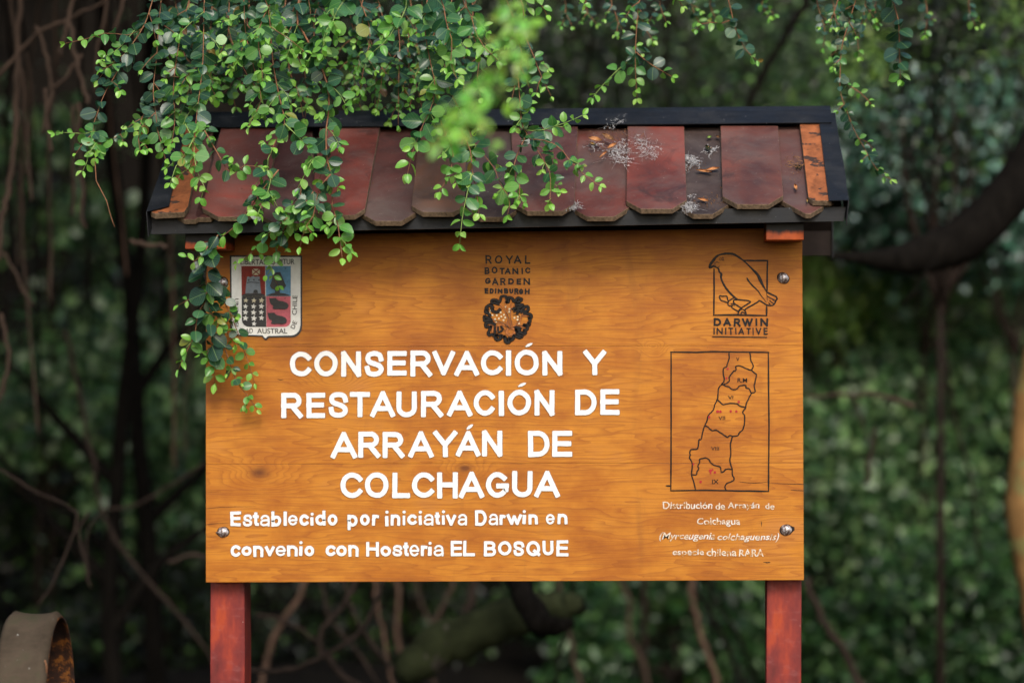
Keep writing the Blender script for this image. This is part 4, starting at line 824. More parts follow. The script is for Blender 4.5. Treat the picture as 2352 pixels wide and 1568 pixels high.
# out of focus sprig near the lens
FV = Vector((.0, -.8, .6)).normalized()
sp_ = branch('blurred_sprig', 'out of focus bright yellow-green sprig hanging close to the lens', [
    (D_('1150,-40 1175,40 1180,100 1150,150 1110,190 1085,240 1065,300', -1.55, -1.75), dict(age=0, size=1.0, tipyoung=99, kids=.055, klen=52, kage=0, view=FV, kfrom=0)),
    (D_('1178,90 1190,130 1195,165', -1.6), dict(age=0, tipyoung=99, size=.85, view=FV)),
    (D_('1065,300 1040,320 1010,335', -1.75), dict(age=0, tipyoung=99, size=.9, view=FV)), (D_('1060,215 1040,240 1030,260', -1.7), dict(age=0, tipyoung=99, size=.9, view=FV)),
    (D_('1110,190 1150,215 1165,235', -1.65), dict(age=0, tipyoung=99, size=.8, view=FV)),
    (D_('1085,235 1050,275 1025,315', -1.7), dict(age=0, tipyoung=99, size=.85, view=FV)), (D_('1078,270 1110,310 1135,335', -1.7), dict(age=0, tipyoung=99, size=.75, view=FV)), (D_('1180,60 1150,50 1120,55', -1.6), dict(age=0, tipyoung=99, size=.8, view=FV))], None)

if 0: print([(r.name, sum(len(c.children) for c in r.children)) for r in C.objects if r.get('category') == 'branch'])

for tw_ in sp_.children:
    tw_.data.materials[0] = M['shoot']
    for l_ in tw_.children: l_.color = (.20 + random.uniform(-.06, .08), .47 + random.uniform(-.12, .1), .06, 1)
# ================= ground and hillside =================
def terrain(x, y):
    h = 0.0
    if y > 8.5: h += (y - 8.5) ** 1.2 * .95  # slope added behind to shut out the sky
    h = min(h, 16 + (y - 20) * .12 if y > 20 else 16)
    return h + .10 * math.sin(x * .9 + y * .6) + .07 * math.sin(x * 2.1 - y * 1.3)
ax = sorted(set([-300, -150, -80, -50, -35] + [i * .75 for i in range(-32, 33)] + [35, 50, 80, 150, 300]))
mb = MB(); nx = len(ax); vs = [(x, y, terrain(x, y) + random.uniform(-.03, .03)) for y in ax for x in ax]
mb.add(vs, [(j * nx + i, j * nx + i + 1, (j + 1) * nx + i + 1, (j + 1) * nx + i) for j in range(nx - 1) for i in range(nx - 1)])
tag(mb.build('ground', M['soil'], smooth=True), kind='structure')
# ================= background vegetation =================
def leaf_cloud(name, pts, size, mat, parent=None, origin=None, aspect=.62, droop=.5):
    """every leaf a folded blade of two faces; pts is an (n, 3) array"""
    n = len(pts); d = RNG.normal(size=(n, 3)); d[:, 2] -= droop; d /= np.linalg.norm(d, axis=1)[:, None]
    nn = RNG.normal(size=(n, 3)); nn[:, 2] += .9; nn[:, 1] -= .5; s = np.cross(d, nn); s /= np.linalg.norm(s, axis=1)[:, None] + 1e-6; up = np.cross(s, d)
    L = size * RNG.uniform(.35, 1.35, (n, 1)); w_ = L * aspect / 2
    v = np.empty((n, 6, 3)); v[:, 0] = pts; v[:, 1] = pts + d * L * .35 + s * w_ + up * w_ * .3; v[:, 2] = pts + d * L * .75 + s * w_ * .75 + up * w_ * .2; v[:, 3] = pts + d * L - up * L * .08
    v[:, 4] = pts + d * L * .75 - s * w_ * .75 + up * w_ * .2; v[:, 5] = pts + d * L * .35 - s * w_ + up * w_ * .3
    o0 = np.array(origin if origin is not None else (0, 0, 0)); v -= o0
    me = bpy.data.meshes.new(name); me.vertices.add(n * 6); me.vertices.foreach_set('co', v.reshape(-1))
    f = np.array([[0, 1, 2, 3], [0, 3, 4, 5]])[None] + (np.arange(n) * 6)[:, None, None]; f = f.reshape(-1)
    me.loops.add(len(f)); me.loops.foreach_set('vertex_index', f); me.polygons.add(n * 2); me.polygons.foreach_set('loop_start', np.arange(0, n * 8, 4)); me.polygons.foreach_set('loop_total', np.full(n * 2, 4))
    me.materials.append(mat); me.update(calc_edges=True); me.validate()
    o = bpy.data.objects.new(name, me); o.location = Vector(o0) - (parent_loc(parent) if parent is not None else Vector((0, 0, 0))); return link(o, parent)
FO = dict(  # palest stops of mid, deep and blue paint glints into the colour
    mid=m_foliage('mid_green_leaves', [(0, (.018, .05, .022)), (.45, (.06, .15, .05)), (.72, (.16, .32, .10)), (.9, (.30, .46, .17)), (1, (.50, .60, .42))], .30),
    deep=m_foliage('shade_toned_green_leaves', [(0, (.010, .03, .010)), (.5, (.02, .06, .018)), (.82, (.048, .13, .03)), (.96, (.13, .25, .07)), (1, (.36, .48, .28))], .4, .2),  # darker green carries the shade over the low shrubs
    bright=m_foliage('light_lifted_green_leaves', [(0, (.05, .13, .03)), (.35, (.22, .42, .07)), (.7, (.38, .58, .12)), (1, (.60, .70, .32))], .36, .4),  # yellow-green, lightened to carry the stronger light at upper right
    blue=m_foliage('glossy_bluish_leaves', [(0, (.014, .045, .03)), (.35, (.05, .14, .08)), (.72, (.13, .28, .18)), (.9, (.32, .45, .40)), (1, (.55, .62, .60))], .22, .1),  # sky sheen partly put into the leaf colour
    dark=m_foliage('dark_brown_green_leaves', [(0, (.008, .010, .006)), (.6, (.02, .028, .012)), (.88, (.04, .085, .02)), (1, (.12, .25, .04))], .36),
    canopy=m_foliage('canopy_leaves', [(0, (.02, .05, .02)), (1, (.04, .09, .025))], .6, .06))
def shrub(name, cat, label, u, v, y, rx, rz, n, mat, size=.035, nc=26, stems=5, ry=None, group='shrubs and small trees behind the sign', stuffing=.16):
    c = W(u, v, y); ry = ry or rx * .6; g = terrain(c.x, y); base = Vector((c.x, y, g - .05))
    root = empty(name, base); tag(root, label, cat, group); cen = []
    for i in range(nc):
        while 1:
            q = RNG.uniform(-1, 1, 3)
            if (q ** 2).sum() < 1: break
        cen.append((c.x + q[0] * rx, y + q[1] * ry, c.z + q[2] * rz))
    cen = np.array(cen); k = RNG.integers(0, nc, n); sg = np.array([stuffing, stuffing, stuffing * .75]) * RNG.uniform(.5, 1.2, (nc, 1))
    pts = cen[k] + RNG.normal(size=(n, 3)) * sg[k]
    leaf_cloud('crown', pts, size, mat, root, origin=(c.x, y, c.z))
    mb = MB(); fork = base + Vector((0, 0, max(.2, (c.z - g - rz) * .8)))
    mb.tube([base, fork], [.018, .013], 7, lump=.1)
    mb.build('trunk', M['understem'], root, origin=base, smooth=True)
    for i in range(min(stems, nc)):
        e_ = Vector(cen[i]); m_ = fork.lerp(e_, .5) + rnd(.07)
        mb = MB(); mb.tube(catmull([fork + rnd(.012), m_, e_], 4), [.012 * (1 - .09 * j) for j in range(9)], 5); mb.build('limb', M['understem'], root, origin=fork, smooth=True)
    return root
G = 'shrubs and small trees behind the sign'
# right-hand side, greener; stronger light and low shade put into leaf colours
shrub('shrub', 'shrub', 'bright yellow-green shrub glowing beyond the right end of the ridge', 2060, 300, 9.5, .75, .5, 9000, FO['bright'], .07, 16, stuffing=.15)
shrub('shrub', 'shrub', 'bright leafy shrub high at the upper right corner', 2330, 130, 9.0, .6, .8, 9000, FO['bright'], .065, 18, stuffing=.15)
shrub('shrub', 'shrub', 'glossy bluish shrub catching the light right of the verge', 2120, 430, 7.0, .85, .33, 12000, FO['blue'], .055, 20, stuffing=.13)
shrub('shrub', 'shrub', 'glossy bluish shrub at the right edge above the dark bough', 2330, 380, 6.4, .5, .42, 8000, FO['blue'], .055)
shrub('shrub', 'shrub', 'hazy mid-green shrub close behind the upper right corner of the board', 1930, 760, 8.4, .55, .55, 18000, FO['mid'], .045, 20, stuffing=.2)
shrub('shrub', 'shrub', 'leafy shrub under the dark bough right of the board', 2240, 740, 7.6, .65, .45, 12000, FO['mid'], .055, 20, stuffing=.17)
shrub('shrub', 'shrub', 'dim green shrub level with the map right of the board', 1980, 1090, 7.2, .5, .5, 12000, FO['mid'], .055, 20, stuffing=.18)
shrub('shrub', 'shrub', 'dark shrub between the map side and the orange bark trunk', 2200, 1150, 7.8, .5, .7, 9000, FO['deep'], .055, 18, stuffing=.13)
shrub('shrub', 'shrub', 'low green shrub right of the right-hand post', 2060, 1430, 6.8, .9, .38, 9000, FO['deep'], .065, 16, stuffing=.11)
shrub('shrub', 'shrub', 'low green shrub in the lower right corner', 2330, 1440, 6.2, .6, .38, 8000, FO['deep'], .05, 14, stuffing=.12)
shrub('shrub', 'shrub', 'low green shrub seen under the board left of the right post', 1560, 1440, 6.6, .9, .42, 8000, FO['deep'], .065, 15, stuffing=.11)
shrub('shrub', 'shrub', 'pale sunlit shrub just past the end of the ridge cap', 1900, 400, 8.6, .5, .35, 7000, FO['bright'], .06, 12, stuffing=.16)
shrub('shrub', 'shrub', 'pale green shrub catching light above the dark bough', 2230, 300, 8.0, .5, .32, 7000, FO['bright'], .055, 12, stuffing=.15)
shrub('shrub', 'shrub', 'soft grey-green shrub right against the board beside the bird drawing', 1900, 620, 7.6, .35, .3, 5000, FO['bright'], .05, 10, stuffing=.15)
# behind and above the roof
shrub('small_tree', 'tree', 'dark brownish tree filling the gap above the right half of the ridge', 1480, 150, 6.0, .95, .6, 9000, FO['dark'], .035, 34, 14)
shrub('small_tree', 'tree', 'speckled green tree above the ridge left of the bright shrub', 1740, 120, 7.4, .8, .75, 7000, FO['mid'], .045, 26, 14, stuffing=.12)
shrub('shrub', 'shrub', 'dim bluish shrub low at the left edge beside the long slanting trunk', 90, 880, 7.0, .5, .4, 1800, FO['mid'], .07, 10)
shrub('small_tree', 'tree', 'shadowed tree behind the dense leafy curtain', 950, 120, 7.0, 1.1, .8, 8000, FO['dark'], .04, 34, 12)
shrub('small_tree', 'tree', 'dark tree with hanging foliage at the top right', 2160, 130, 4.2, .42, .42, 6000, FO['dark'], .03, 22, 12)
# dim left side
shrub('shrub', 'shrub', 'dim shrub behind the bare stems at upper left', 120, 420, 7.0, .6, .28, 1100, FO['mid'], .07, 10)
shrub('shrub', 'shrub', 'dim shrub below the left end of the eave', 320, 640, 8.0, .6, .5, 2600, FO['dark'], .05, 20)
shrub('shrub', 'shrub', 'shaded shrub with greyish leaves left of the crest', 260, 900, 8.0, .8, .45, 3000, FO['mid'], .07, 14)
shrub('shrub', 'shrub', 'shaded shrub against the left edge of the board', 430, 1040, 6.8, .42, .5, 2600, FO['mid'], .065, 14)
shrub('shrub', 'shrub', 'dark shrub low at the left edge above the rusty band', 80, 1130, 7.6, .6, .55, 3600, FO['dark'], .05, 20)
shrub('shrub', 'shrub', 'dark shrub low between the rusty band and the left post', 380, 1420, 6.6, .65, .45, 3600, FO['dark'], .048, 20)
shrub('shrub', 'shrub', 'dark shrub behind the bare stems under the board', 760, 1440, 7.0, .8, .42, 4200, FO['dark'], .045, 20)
# the forest wall on the slope: reads as one mass
n = 60000; x = RNG.uniform(-9, 9, n); y = RNG.uniform(6.5, 19, n); z = np.array([terrain(a_, b_) for a_, b_ in zip(x, y)]) + RNG.gamma(2, np.where(y < 9, .13, .35), n)
patch = np.sin(x * 2.3 + y * 1.1) + np.sin(x * 1.1 - y * 2.1 + 1) + np.sin(z * 2.6 + x) ; keep = RNG.random(n) < np.where(patch < -.2, .12, 1.0) * np.where(x < -1.2, .35, 1)
tag(leaf_cloud('undergrowth', np.stack([x, y, z], 1)[keep], .085, FO['dark']), 'dark tangled undergrowth covering the slope behind everything', None, None, 'stuff')
# tall trees with out-of-view crowns, added to shut out the sky
def tall_tree(label, x, y, cx, cy, cz, rx, ry, rz, n, lean=0):
    g = terrain(x, y); root = empty('tall_tree', (x, y, g)); tag(root, label, 'tree', 'tall trees with unseen crowns placed to shut out the sky')
    mb = MB(); top = Vector((cx * .5 + x * .5, cy * .5 + y * .5, cz)); P = catmull([Vector((x, y, g - .1)), Vector((x, y, g + 1.5)) + rnd(.08), Vector((x, y, g)).lerp(top, .6) + rnd(.15), top], 6)
    mb.tube(P, [.16 * (1 - .03 * i) for i in range(len(P))], 10, lump=.06); mb.build('trunk', M['darkbark'], root, origin=(x, y, g), smooth=True)
    for i in range(9):
        e_ = Vector((cx + random.uniform(-.8, .8) * rx, cy + random.uniform(-.8, .8) * ry, cz + random.uniform(-.3, .6) * rz)); s_ = P[random.randint(9, len(P) - 1)]
        mb = MB(); mb.tube(catmull([s_, s_.lerp(e_, .5) + Vector((0, 0, .3)), e_], 5), [.07 * (1 - .08 * j) for j in range(11)], 6); mb.build('limb', M['darkbark'], root, origin=s_, smooth=True)
    th = RNG.uniform(0, 6.283, n); r = np.sqrt(RNG.random(n)); pts = np.stack([cx + rx * r * np.cos(th), cy + ry * r * np.sin(th), cz + rz * RNG.normal(0, .45, n) + .12 * (RNG.random(n) - .5)], 1)
    leaf_cloud('crown', pts, .15, FO['canopy'], root, origin=(cx, cy, cz), aspect=.7)
tall_tree('tall dark tree added unseen left of the scene', -5.4, 5.2, -5.4, 4.2, 4.6, 4.4, 4.6, 1.0, 14000)
tall_tree('tall dark tree added unseen right of the scene', 8.4, 8.5, 8.6, 9.5, 6.5, 3.0, 4.0, 1.0, 7000)
tall_tree('tall dark tree added up the slope behind the ridge', -4.6, 13, -3.6, 11.5, 7.5, 4.4, 4.4, 1.2, 11000)
tall_tree('tall tree whose crown spreads over the notice board', -3.4, 1.4, -2.4, 2.4, 3.7, 2.4, 1.9, .5, 9000)
tall_tree('tall dark tree added unseen past the far left edge', -8, 9, -8, 8, 6, 4, 5, 1.2, 8000)
# bare stems, mossy wood
def stem(name, cat, label, pts, r, mat='root', group=None, sub=None, seg=5, lump=.12, n=7):
    P = catmull([W(*p) for p in pts], seg); k = len(P); rr = [0] * k
    for i in range(k):
        d_ = (P[i].y - CAM.y) / 5553; a_ = r if not hasattr(r, '__len__') else np.interp(i / (k - 1), np.linspace(0, 1, len(r)), r); rr[i] = float(a_) * d_
    P = [p + rnd(min(rr[0], .012) * .35) for p in P]
    mb = MB(); mb.tube(P, rr, n, lump=lump); o = mb.build(name, M[mat], origin=P[0], smooth=True); return tag(o, label, cat, group)
GS = 'bare stems hanging in the shade at the left'
for lab, s, y, r in (('bare stem nearest the left edge falling from the top', '20,-30 36,91 51,168 61,284 74,462', 1.9, 4), ('thick crooked bare stem swinging out at the left edge', '46,-30 41,127 38,244 33,325 20,437 5,508 -4,600', 1.7, [6, 7, 7, 6]),
                     ('short pale stem stub pointing down near the top', '172,-30 158,40 137,127', 1.5, 5), ('long bare stem slanting across the upper left corner', '260,-20 239,3 157,46 86,76 30,137 -10,178', 1.6, [3, 4, 5]),
                     ('bare stem curving down from the slanting stem', '84,61 109,132 119,213 107,264 97,310', 1.6, [4, 5, 4]), ('reddish bare stem with a broken tip', '104,203 109,284 119,350', 1.5, 4),
                     ('bare stem just left of the leafy spray', '157,46 173,117 188,183 203,242', 1.5, 5), ('forked twig joining the reddish stem', '188,127 152,178 122,203', 1.5, 4), ('upright bare stem behind the leafy spray', '249,-30 239,51 223,127 221,210', 1.8, 4),
                     ('pale bare stem hanging below the spray', '168,240 170,356 168,498', 2.0, 5), ('longer bare stem beside the leafless tail', '181,235 188,406 192,523', 1.8, 5), ('short dangling stem at the left edge under the crooked one', '10,579 41,645 76,701', 1.9, 4),
                     ('thin pale branch poking out under the left eave', '300,553 340,562 384,568', 1.6, 6), ('curved stem hugging the left edge beside the crest height', '3,720 19,831 -6,925', 1.8, 5), ('thin twig dropping behind the spray near the top', '285,-20 279,20 262,75', 1.5, 4),
                     ('hair-thin stem left of the reddish one', '60,120 72,220 66,330 58,400', 2.2, 2.5), ('thin straight stem between the thick stems', '130,-20 124,60 131,150', 2.3, 3)):
    stem('bare_vine', 'vine', lab, D_(s, y), r, group=GS)
for i in range(16):
    u_ = random.uniform(-20, 480); y_ = random.uniform(2.4, 4.5); v1 = random.uniform(300, 1100); dx = random.uniform(-60, 60)
    stem('bare_vine', 'vine', 'thin dark bare vine in the tangled shade at the left', [(u_ + dx * t + random.uniform(-10, 10), -30 + (v1 + 30) * t, y_) for t in (0, .25, .5, .75, 1)], random.uniform(2.5, 5), random.choice(('root', 'darkbark', 'bark')), 'thin dark vines in the tangle')
for i in range(12):
    u_ = random.uniform(590, 1700); y_ = random.uniform(3, 5); dx = random.uniform(-160, 160)
    stem('bare_twig', 'twig', 'thin dark twig in the tangle under the board', [(u_ + dx * t + random.uniform(-14, 14), 1310 + 290 * t, y_) for t in (0, .25, .5, .75, 1)], random.uniform(3, 7), random.choice(('root', 'darkbark', 'bark')), 'thin dark twigs under the board')
GT = 'thin bare branches in the understory'
for lab, s, y, r, m in (('long slanting thin trunk crossing behind the left post', '150,760 181,894 213,1054 239,1187 319,1309 425,1426 520,1570', 3.2, [8, 7, 7, 6], 'understem'), ('thin branch bent down above the rusty band', '-5,1075 80,1128 165,1168 173,1213 133,1314 90,1389', 1.6, 4, 'understem'),
                        ('short forked twig above the rusty band', '205,1176 181,1218 195,1290 207,1351', 1.8, 4, 'understem'), ('curved twig beside the forked twig', '236,1173 199,1229 205,1325', 1.9, 3, 'understem'), ('thin branch rising right towards the board edge', '239,1173 319,1155 404,1107 468,1064', 2.6, 4, 'understem'),
                        ('pale horizontal stick beside the lower left board corner', '390,1295 430,1275 470,1278 500,1290', 2.6, 8, 'understem'), ('crooked brown branch under the board by the left post', '825,1300 801,1370 744,1443 733,1490 759,1521 843,1590', 2.4, 9, 'understem'), ('greenish branch arching low under the board', '880,1330 869,1365 832,1443 744,1505 655,1537 560,1537', 2.0, 8, 'understem'),
                        ('brown branch crossing the crooked one', '790,1330 801,1375 822,1427 874,1500 950,1580', 2.6, 7, 'understem'), ('thin brown branch left of the mossy log', '720,1310 738,1339 759,1417 822,1500 870,1570', 3.0, 6, 'understem'), ('brown twig starting at the left post', '590,1412 655,1427 723,1469 770,1520', 2.5, 6, 'understem'),
                        ('pale grey branch behind the mossy log', '1100,1310 1077,1385 1060,1440', 3.2, 14, 'understem'), ('pale broken branch right of the map', '1850,912 1960,905 2040,912 2100,932', 3.0, [5, 6, 8, 9], 'root'), ('short twig leaning off the pale broken branch', '1950,890 1975,950 1992,1010', 3.2, 4, 'understem'),
                        ('twig fork hanging under the dark bough', '2150,600 2125,625 2100,670 2070,700', 2.6, 5, 'darkbark'), ('slanting brown stem low beside the right post', '1850,1330 1890,1420 1940,1500 1985,1580', 3.4, 12, 'understem'), ('grey upright stem by the pale broken branch', '2010,985 2000,1040 1990,1110', 3.2, 8, 'understem'),
                        ('leaning stem in the dim right understory', '2170,800 2190,950 2230,1100 2250,1300', 4, 5, 'understem'), ('thin dark stem rising behind the ridge', '1640,420 1690,300 1750,180 1830,40 1860,-30', 4.0, [10, 12, 13], 'darkbark'), ('slender stem above the ridge centre', '1330,260 1350,150 1372,30 1380,-30', 3.5, 5, 'darkbark'), ('second slender stem above the ridge', '1540,260 1525,140 1535,30 1530,-30', 4.0, 6, 'darkbark')):
    stem('bare_branch', 'branch', lab, D_(s, y), [q * .75 for q in r] if hasattr(r, '__len__') else r * .75, m, GT)
stem('mossy_log', 'log', 'blurred mossy fallen log under the middle of the board', D_('930,1540 1000,1490 1100,1445 1200,1408 1290,1392 1330,1395', 2.2), [40, 52, 50, 44, 34, 20], 'moss', lump=.035, n=16)
stem('dark_branch', 'branch', 'thick dark branch dropping onto the mossy log', D_('1180,1200 1185,1330 1215,1385 1240,1430 1290,1440 1320,1425', 2.0, 1.9), [26, 26, 30, 32, 20, 8], 'darkbark', n=9)
bt = empty('orange_bark_tree', W(2420, 1560, 3.2)); tag(bt, 'tree with peeling orange bark and a thick black bough at the right edge', 'tree')
def tpart(name, pts, r, mat):
    P = catmull([W(*p) for p in pts], 6); k = len(P); rr = [float(np.interp(i / (k - 1), np.linspace(0, 1, len(r)), r)) * (P[i].y - CAM.y) / 5553 for i in range(k)]
    mb = MB(); mb.tube(P, rr, 12, lump=.06); return mb.build(name, M[mat], bt, origin=P[0], smooth=True)
tpart('trunk', D_('2500,2600 2455,1900 2425,1560 2395,1330 2372,1180 2385,1000 2400,850 2470,600 2540,200 2560,-200', 3.2, 3.4), [60, 58, 56, 58, 62, 58, 52, 50, 50], 'arrayan')
tpart('bough', D_('1900,585 1980,592 2050,596 2120,585 2210,550 2290,478 2360,385 2430,260 2500,100', 2.9, 3.3), [6, 16, 30, 46, 54, 54, 52, 50, 46], 'darkbark')
for lab, s, y, r in (('black trunk rising behind the left half of the scene', '300,2500 262,1600 250,1400 262,1200 285,900 330,500 350,-200', 4.2, [26, 22, 20, 17, 15, 13]), ('second black trunk close to the left post', '400,2500 360,1600 345,1300 318,1000 300,700 250,300 230,-200', 5.2, [27, 23, 20, 17, 14])):
    t_ = empty('dark_tree', W(*D_(s, y)[0])); tag(t_, lab, 'tree', 'black tree trunks in the shade'); P = catmull([W(*p) for p in D_(s, y)], 6)
    mb = MB(); mb.tube(P, [float(np.interp(i / (len(P) - 1), np.linspace(0, 1, len(r)), r)) * (P[i].y - CAM.y) / 5553 for i in range(len(P))], 10, lump=.08); mb.build('trunk', M['darkbark'], t_, origin=P[0], smooth=True)
    for i in (9, 14, 20):
        e_ = P[i] + Vector((random.choice((-1, 1)) * .5, .2, .5)); mb = MB(); mb.tube(catmull([P[i], P[i].lerp(e_, .5) + rnd(.04), e_], 4), [.03 - .0025 * j for j in range(9)], 6); mb.build('limb', M['darkbark'], t_, origin=P[i], smooth=True)
# ================= rusty steel band, lower left =================
hp = tag(empty('steel_band', W(80, 1399, -.5) - Vector((0, 0, .9))), 'weathered hollowed steel band arching up with a rusty inside, at the lower left corner', 'metal band')
top = W(80, 1399, -.5); cx, cy, cz = top.x, top.y, top.z - .22; hw = .047; ns = 44; ps = [i / 10 * 2 - 1 for i in range(11)]
def hoop(off):
    rows_ = []
    path = [(-1, -1.0), (-1, -.5)] + [(-math.cos(math.pi * i / ns), math.sin(math.pi * i / ns)) for i in range(ns + 1)] + [(1, -.5), (1, -1.0)]
    for (f, g) in path:
        L = math.hypot(f, max(g, 0)) or 1; row = []
        for s in ps:
            dish = -.0085 * (1 - abs(s) ** 2.2) - (.012 * max(0, abs(s) - .86) ** 1.0 / .14 if abs(s) > .86 else 0) + off
            r1, r2 = .155 + dish, .22 + dish; row.append(Vector((cx + s * hw + .02 * f * -.3, cy + f * r1, cz + (g * r2 if g > 0 else g * (cz - .0) * .98))))
        rows_.append(row)
    return rows_
A_, B2 = hoop(0), hoop(-.0045); m_ = len(ps); vs = [p for r in A_ for p in r]; q0 = len(vs); vs += [p for r in B2 for p in r]; k = len(A_)
fo = [(i * m_ + j, i * m_ + j + 1, (i + 1) * m_ + j + 1, (i + 1) * m_ + j) for i in range(k - 1) for j in range(m_ - 1)]; fi = [tuple(q0 + a_ for a_ in reversed(f)) for f in fo]
fe = [(i * m_, (i + 1) * m_, q0 + (i + 1) * m_, q0 + i * m_) for i in range(k - 1)] + [(i * m_ + m_ - 1, q0 + i * m_ + m_ - 1, q0 + (i + 1) * m_ + m_ - 1, (i + 1) * m_ + m_ - 1) for i in range(k - 1)]
mb = MB(); mb.add(vs, fo, 0); mb.f += fi + fe; mb.m += [1] * (len(fi) + len(fe)); mb.build('band', [M['hoop'], M['rust']], hp, origin=top, smooth=True)
mb = MB(); mb.tube(catmull([W(103, 1515, -.62), W(107, 1530, -.62), W(106, 1560, -.61), W(98, 1600, -.6)], 4), .0016, 5); tag(mb.build('dry_tendril', M['twig'], smooth=True), 'thin dry tendril leaning on the edge of the steel band', 'tendril')
# ================= litter and cobwebs on the shingles =================
def web(label, cxp, czp, rx, rz, n, h=.016, rad=.0002):
    mb = MB(); hubs = [(cxp + random.gauss(0, .5) * rx, czp + random.gauss(0, .5) * rz) for _ in range(9)]
    for i in range(n * 3):
        hx, hz = random.choice(hubs); x, z = hx + random.gauss(0, .22) * rx, hz + random.gauss(0, .25) * rz; an = random.uniform(0, 6.28); P = []
        for k in range(random.randint(3, 6)):
            P.append(WR(x, z, h + random.uniform(0, .003))); an += random.gauss(0, 1.3); st = random.uniform(2, 6); x += st * math.cos(an); z += st * math.sin(an) * .8
        mb.tube(P, rad * random.uniform(.5, 2.2), 3, cap=False)
    for i in range(n // 8):                      # long loose threads
        hx, hz = random.choice(hubs); a2 = random.uniform(0, 6.28); L = random.uniform(.6, 1.6) * rx; x2, z2 = hx + L * math.cos(a2), hz + L * .6 * math.sin(a2)
        mb.tube([WR(hx, hz, h + .004), WR((hx + x2) / 2, (hz + z2) / 2 + 3, h + .003), WR(x2, z2, h + .001)], rad * .6, 3, cap=False)
    tag(mb.build('cobweb', M['web'], origin=WR(cxp, czp, h)), label, 'cobweb', 'dusty cobwebs on the shingle roof')
web('large dusty grey cobweb clump under the ridge cap', 2340, 545, 85, 48, 150)
web('dusty cobweb clump between the two raised right-hand shingles', 2585, 610, 40, 26, 70, .005)
web('cobweb with curled white fibres on the dark shingle', 2665, 565, 30, 18, 12, .004, .0004)
web('small cobweb at the shingle ends near the middle', 2150, 775, 35, 14, 50, .008)
web('cobweb draped over the end of the dark shingle', 2585, 775, 40, 22, 60, .006)
web('faint cobweb strands on the ridge cap above the large clump', 2330, 455, 60, 22, 12, .021, .0002)
def dryleaf(label, x, z, an, L, wd, col, h=.016):
    a, b = math.cos(an), math.sin(an); pts = []
    mid = []
    for t in (0, .25, .5, .75, 1): w2 = wd * math.sin(math.pi * min(.97, max(.03, t))) ** .8 / 2; pts.append((x + a * L * (t - .5), z + b * L * (t - .5), w2))
    mb = MB(); vs = []
    for i, (X, Y, w2) in enumerate(pts):
        c_ = .002 * (i - 2) ** 2 * .5; vs += [WR(X - b * w2, Y + a * w2, h + .004 + c_), WR(X, Y, h + .001 + c_), WR(X + b * w2, Y - a * w2, h + .004 + c_)]
    vs += [p - RN * .0006 for p in vs]; n = 15; fs = []
    for i in range(4):
        for j in range(2): q = i * 3 + j; fs += [(q, q + 1, q + 4, q + 3), (n + q, n + q + 3, n + q + 4, n + q + 1)]
    mb.add(vs, fs); o = mb.build('dry_leaf', M[col], origin=WR(x, z, h), smooth=True); tag(o, label, 'dry leaf', 'dead leaves caught on the roof')
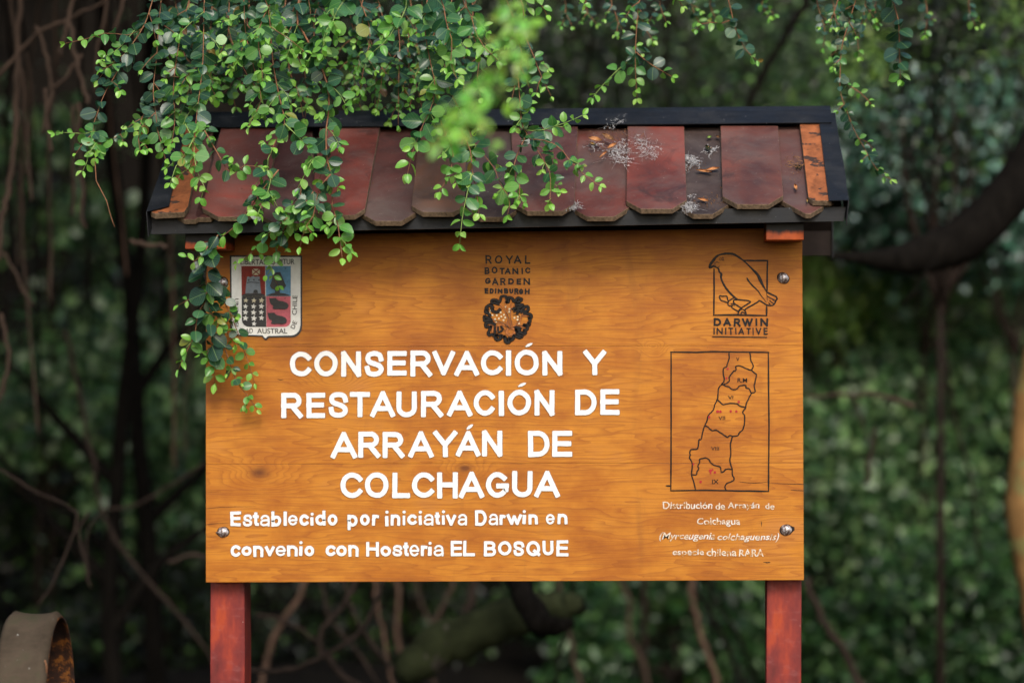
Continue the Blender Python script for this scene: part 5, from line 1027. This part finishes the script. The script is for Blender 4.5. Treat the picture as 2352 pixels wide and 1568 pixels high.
for a_ in (('tan dry leaf at the left end of the large cobweb', 2232, 520, .2, 52, 16, 'dry'), ('dark brown dry leaf lying across the large cobweb', 2280, 512, .5, 50, 16, 'litter'), ('orange dry leaf curled in the middle of the large cobweb', 2295, 545, -.5, 40, 12, 'dry'), ('small ochre leaf below the tan one', 2222, 537, .4, 22, 9, 'arrayan'),
           ('thin dry leaf at the bottom of the large cobweb', 2262, 578, -.7, 40, 8, 'dry'), ('slim tan leaf on the dark shingle by the second cobweb', 2640, 640, .15, 62, 9, 'dry', .004), ('long tan leaf against the raised shingle edge', 2672, 632, -.15, 52, 11, 'dry', .004), ('short brown leaf near the top of the dark shingle', 2692, 512, .3, 16, 8, 'litter', .004),
           ('fresh yellow-green leaf fallen on the dark shingle', 2660, 513, -.3, 18, 9, 'shoot', .004), ('curled brown leaf low on the shingle beside the batten', 2984, 700, 1.2, 24, 13, 'dry', .004), ('straw-coloured fragment beside the orange batten', 3027, 750, 1.5, 20, 6, 'arrayan', .004), ('greyish leaf beside the curled cobweb fibres', 2655, 553, .7, 26, 16, 'moss', .004),
           ('dry leaf on the end of the dark shingle', 2638, 748, .25, 44, 10, 'dry', .004)): dryleaf(*a_)
def crumbs(label, areas):
    mb = MB()
    for cxp, czp, rx, rz, n, h in areas:
        for i in range(n):
            p = WR(cxp + random.gauss(0, rx), czp + random.gauss(0, rz), h + .001); s = random.uniform(.0008, .0030); q = rnd(1).normalized() * s
            mb.add([p, p + q, p + Vector((q.z, q.x, abs(q.y))) * .7, p + RN * s * .8], [(0, 1, 2), (0, 2, 3), (0, 3, 1), (1, 3, 2)])
    return tag(mb.build('litter', M['litter'], origin=WR(areas[0][0], areas[0][1], 0)), label, None, None, 'stuff')
crumbs('brown crumbs of leaf litter and bud scales scattered on the shingles', [(2655, 755, 38, 12, 110, .002), (2600, 625, 30, 14, 60, .002), (2970, 608, 22, 14, 90, .002), (2985, 660, 16, 20, 25, .002), (2310, 540, 60, 26, 130, .014), (2290, 500, 50, 12, 90, .014), (2250, 545, 40, 20, 60, .014), (2770, 640, 90, 60, 14, .014), (1700, 700, 300, 60, 25, .014), (2990, 475, 20, 5, 20, .001), (1100, 720, 100, 50, 15, .014)])
mb = MB()
for i in range(16):
    x, z = 2970 + random.gauss(0, 20), 612 + random.gauss(0, 10); P = [WR(x + k * random.uniform(4, 9), z + random.uniform(-4, 4), .006 + .002 * math.sin(k)) for k in range(4)]; mb.tube(P, .0006, 3)
tag(mb.build('dead_twiglets', M['litter'], origin=WR(2970, 612, 0)), 'small nest-like wad of dead twiglets beside the orange batten', 'twiglets')
mb = MB()
for i in range(60):
    p = WR(2995 + random.gauss(0, 9), 630 + random.gauss(0, 4), .004); mb.tube([p, p + RN * random.uniform(.002, .005) + rnd(.001)], .0005, 3)
tag(mb.build('moss', M['moss'], origin=WR(2995, 630, 0)), 'tiny green moss tuft among the dead twiglets', 'moss')
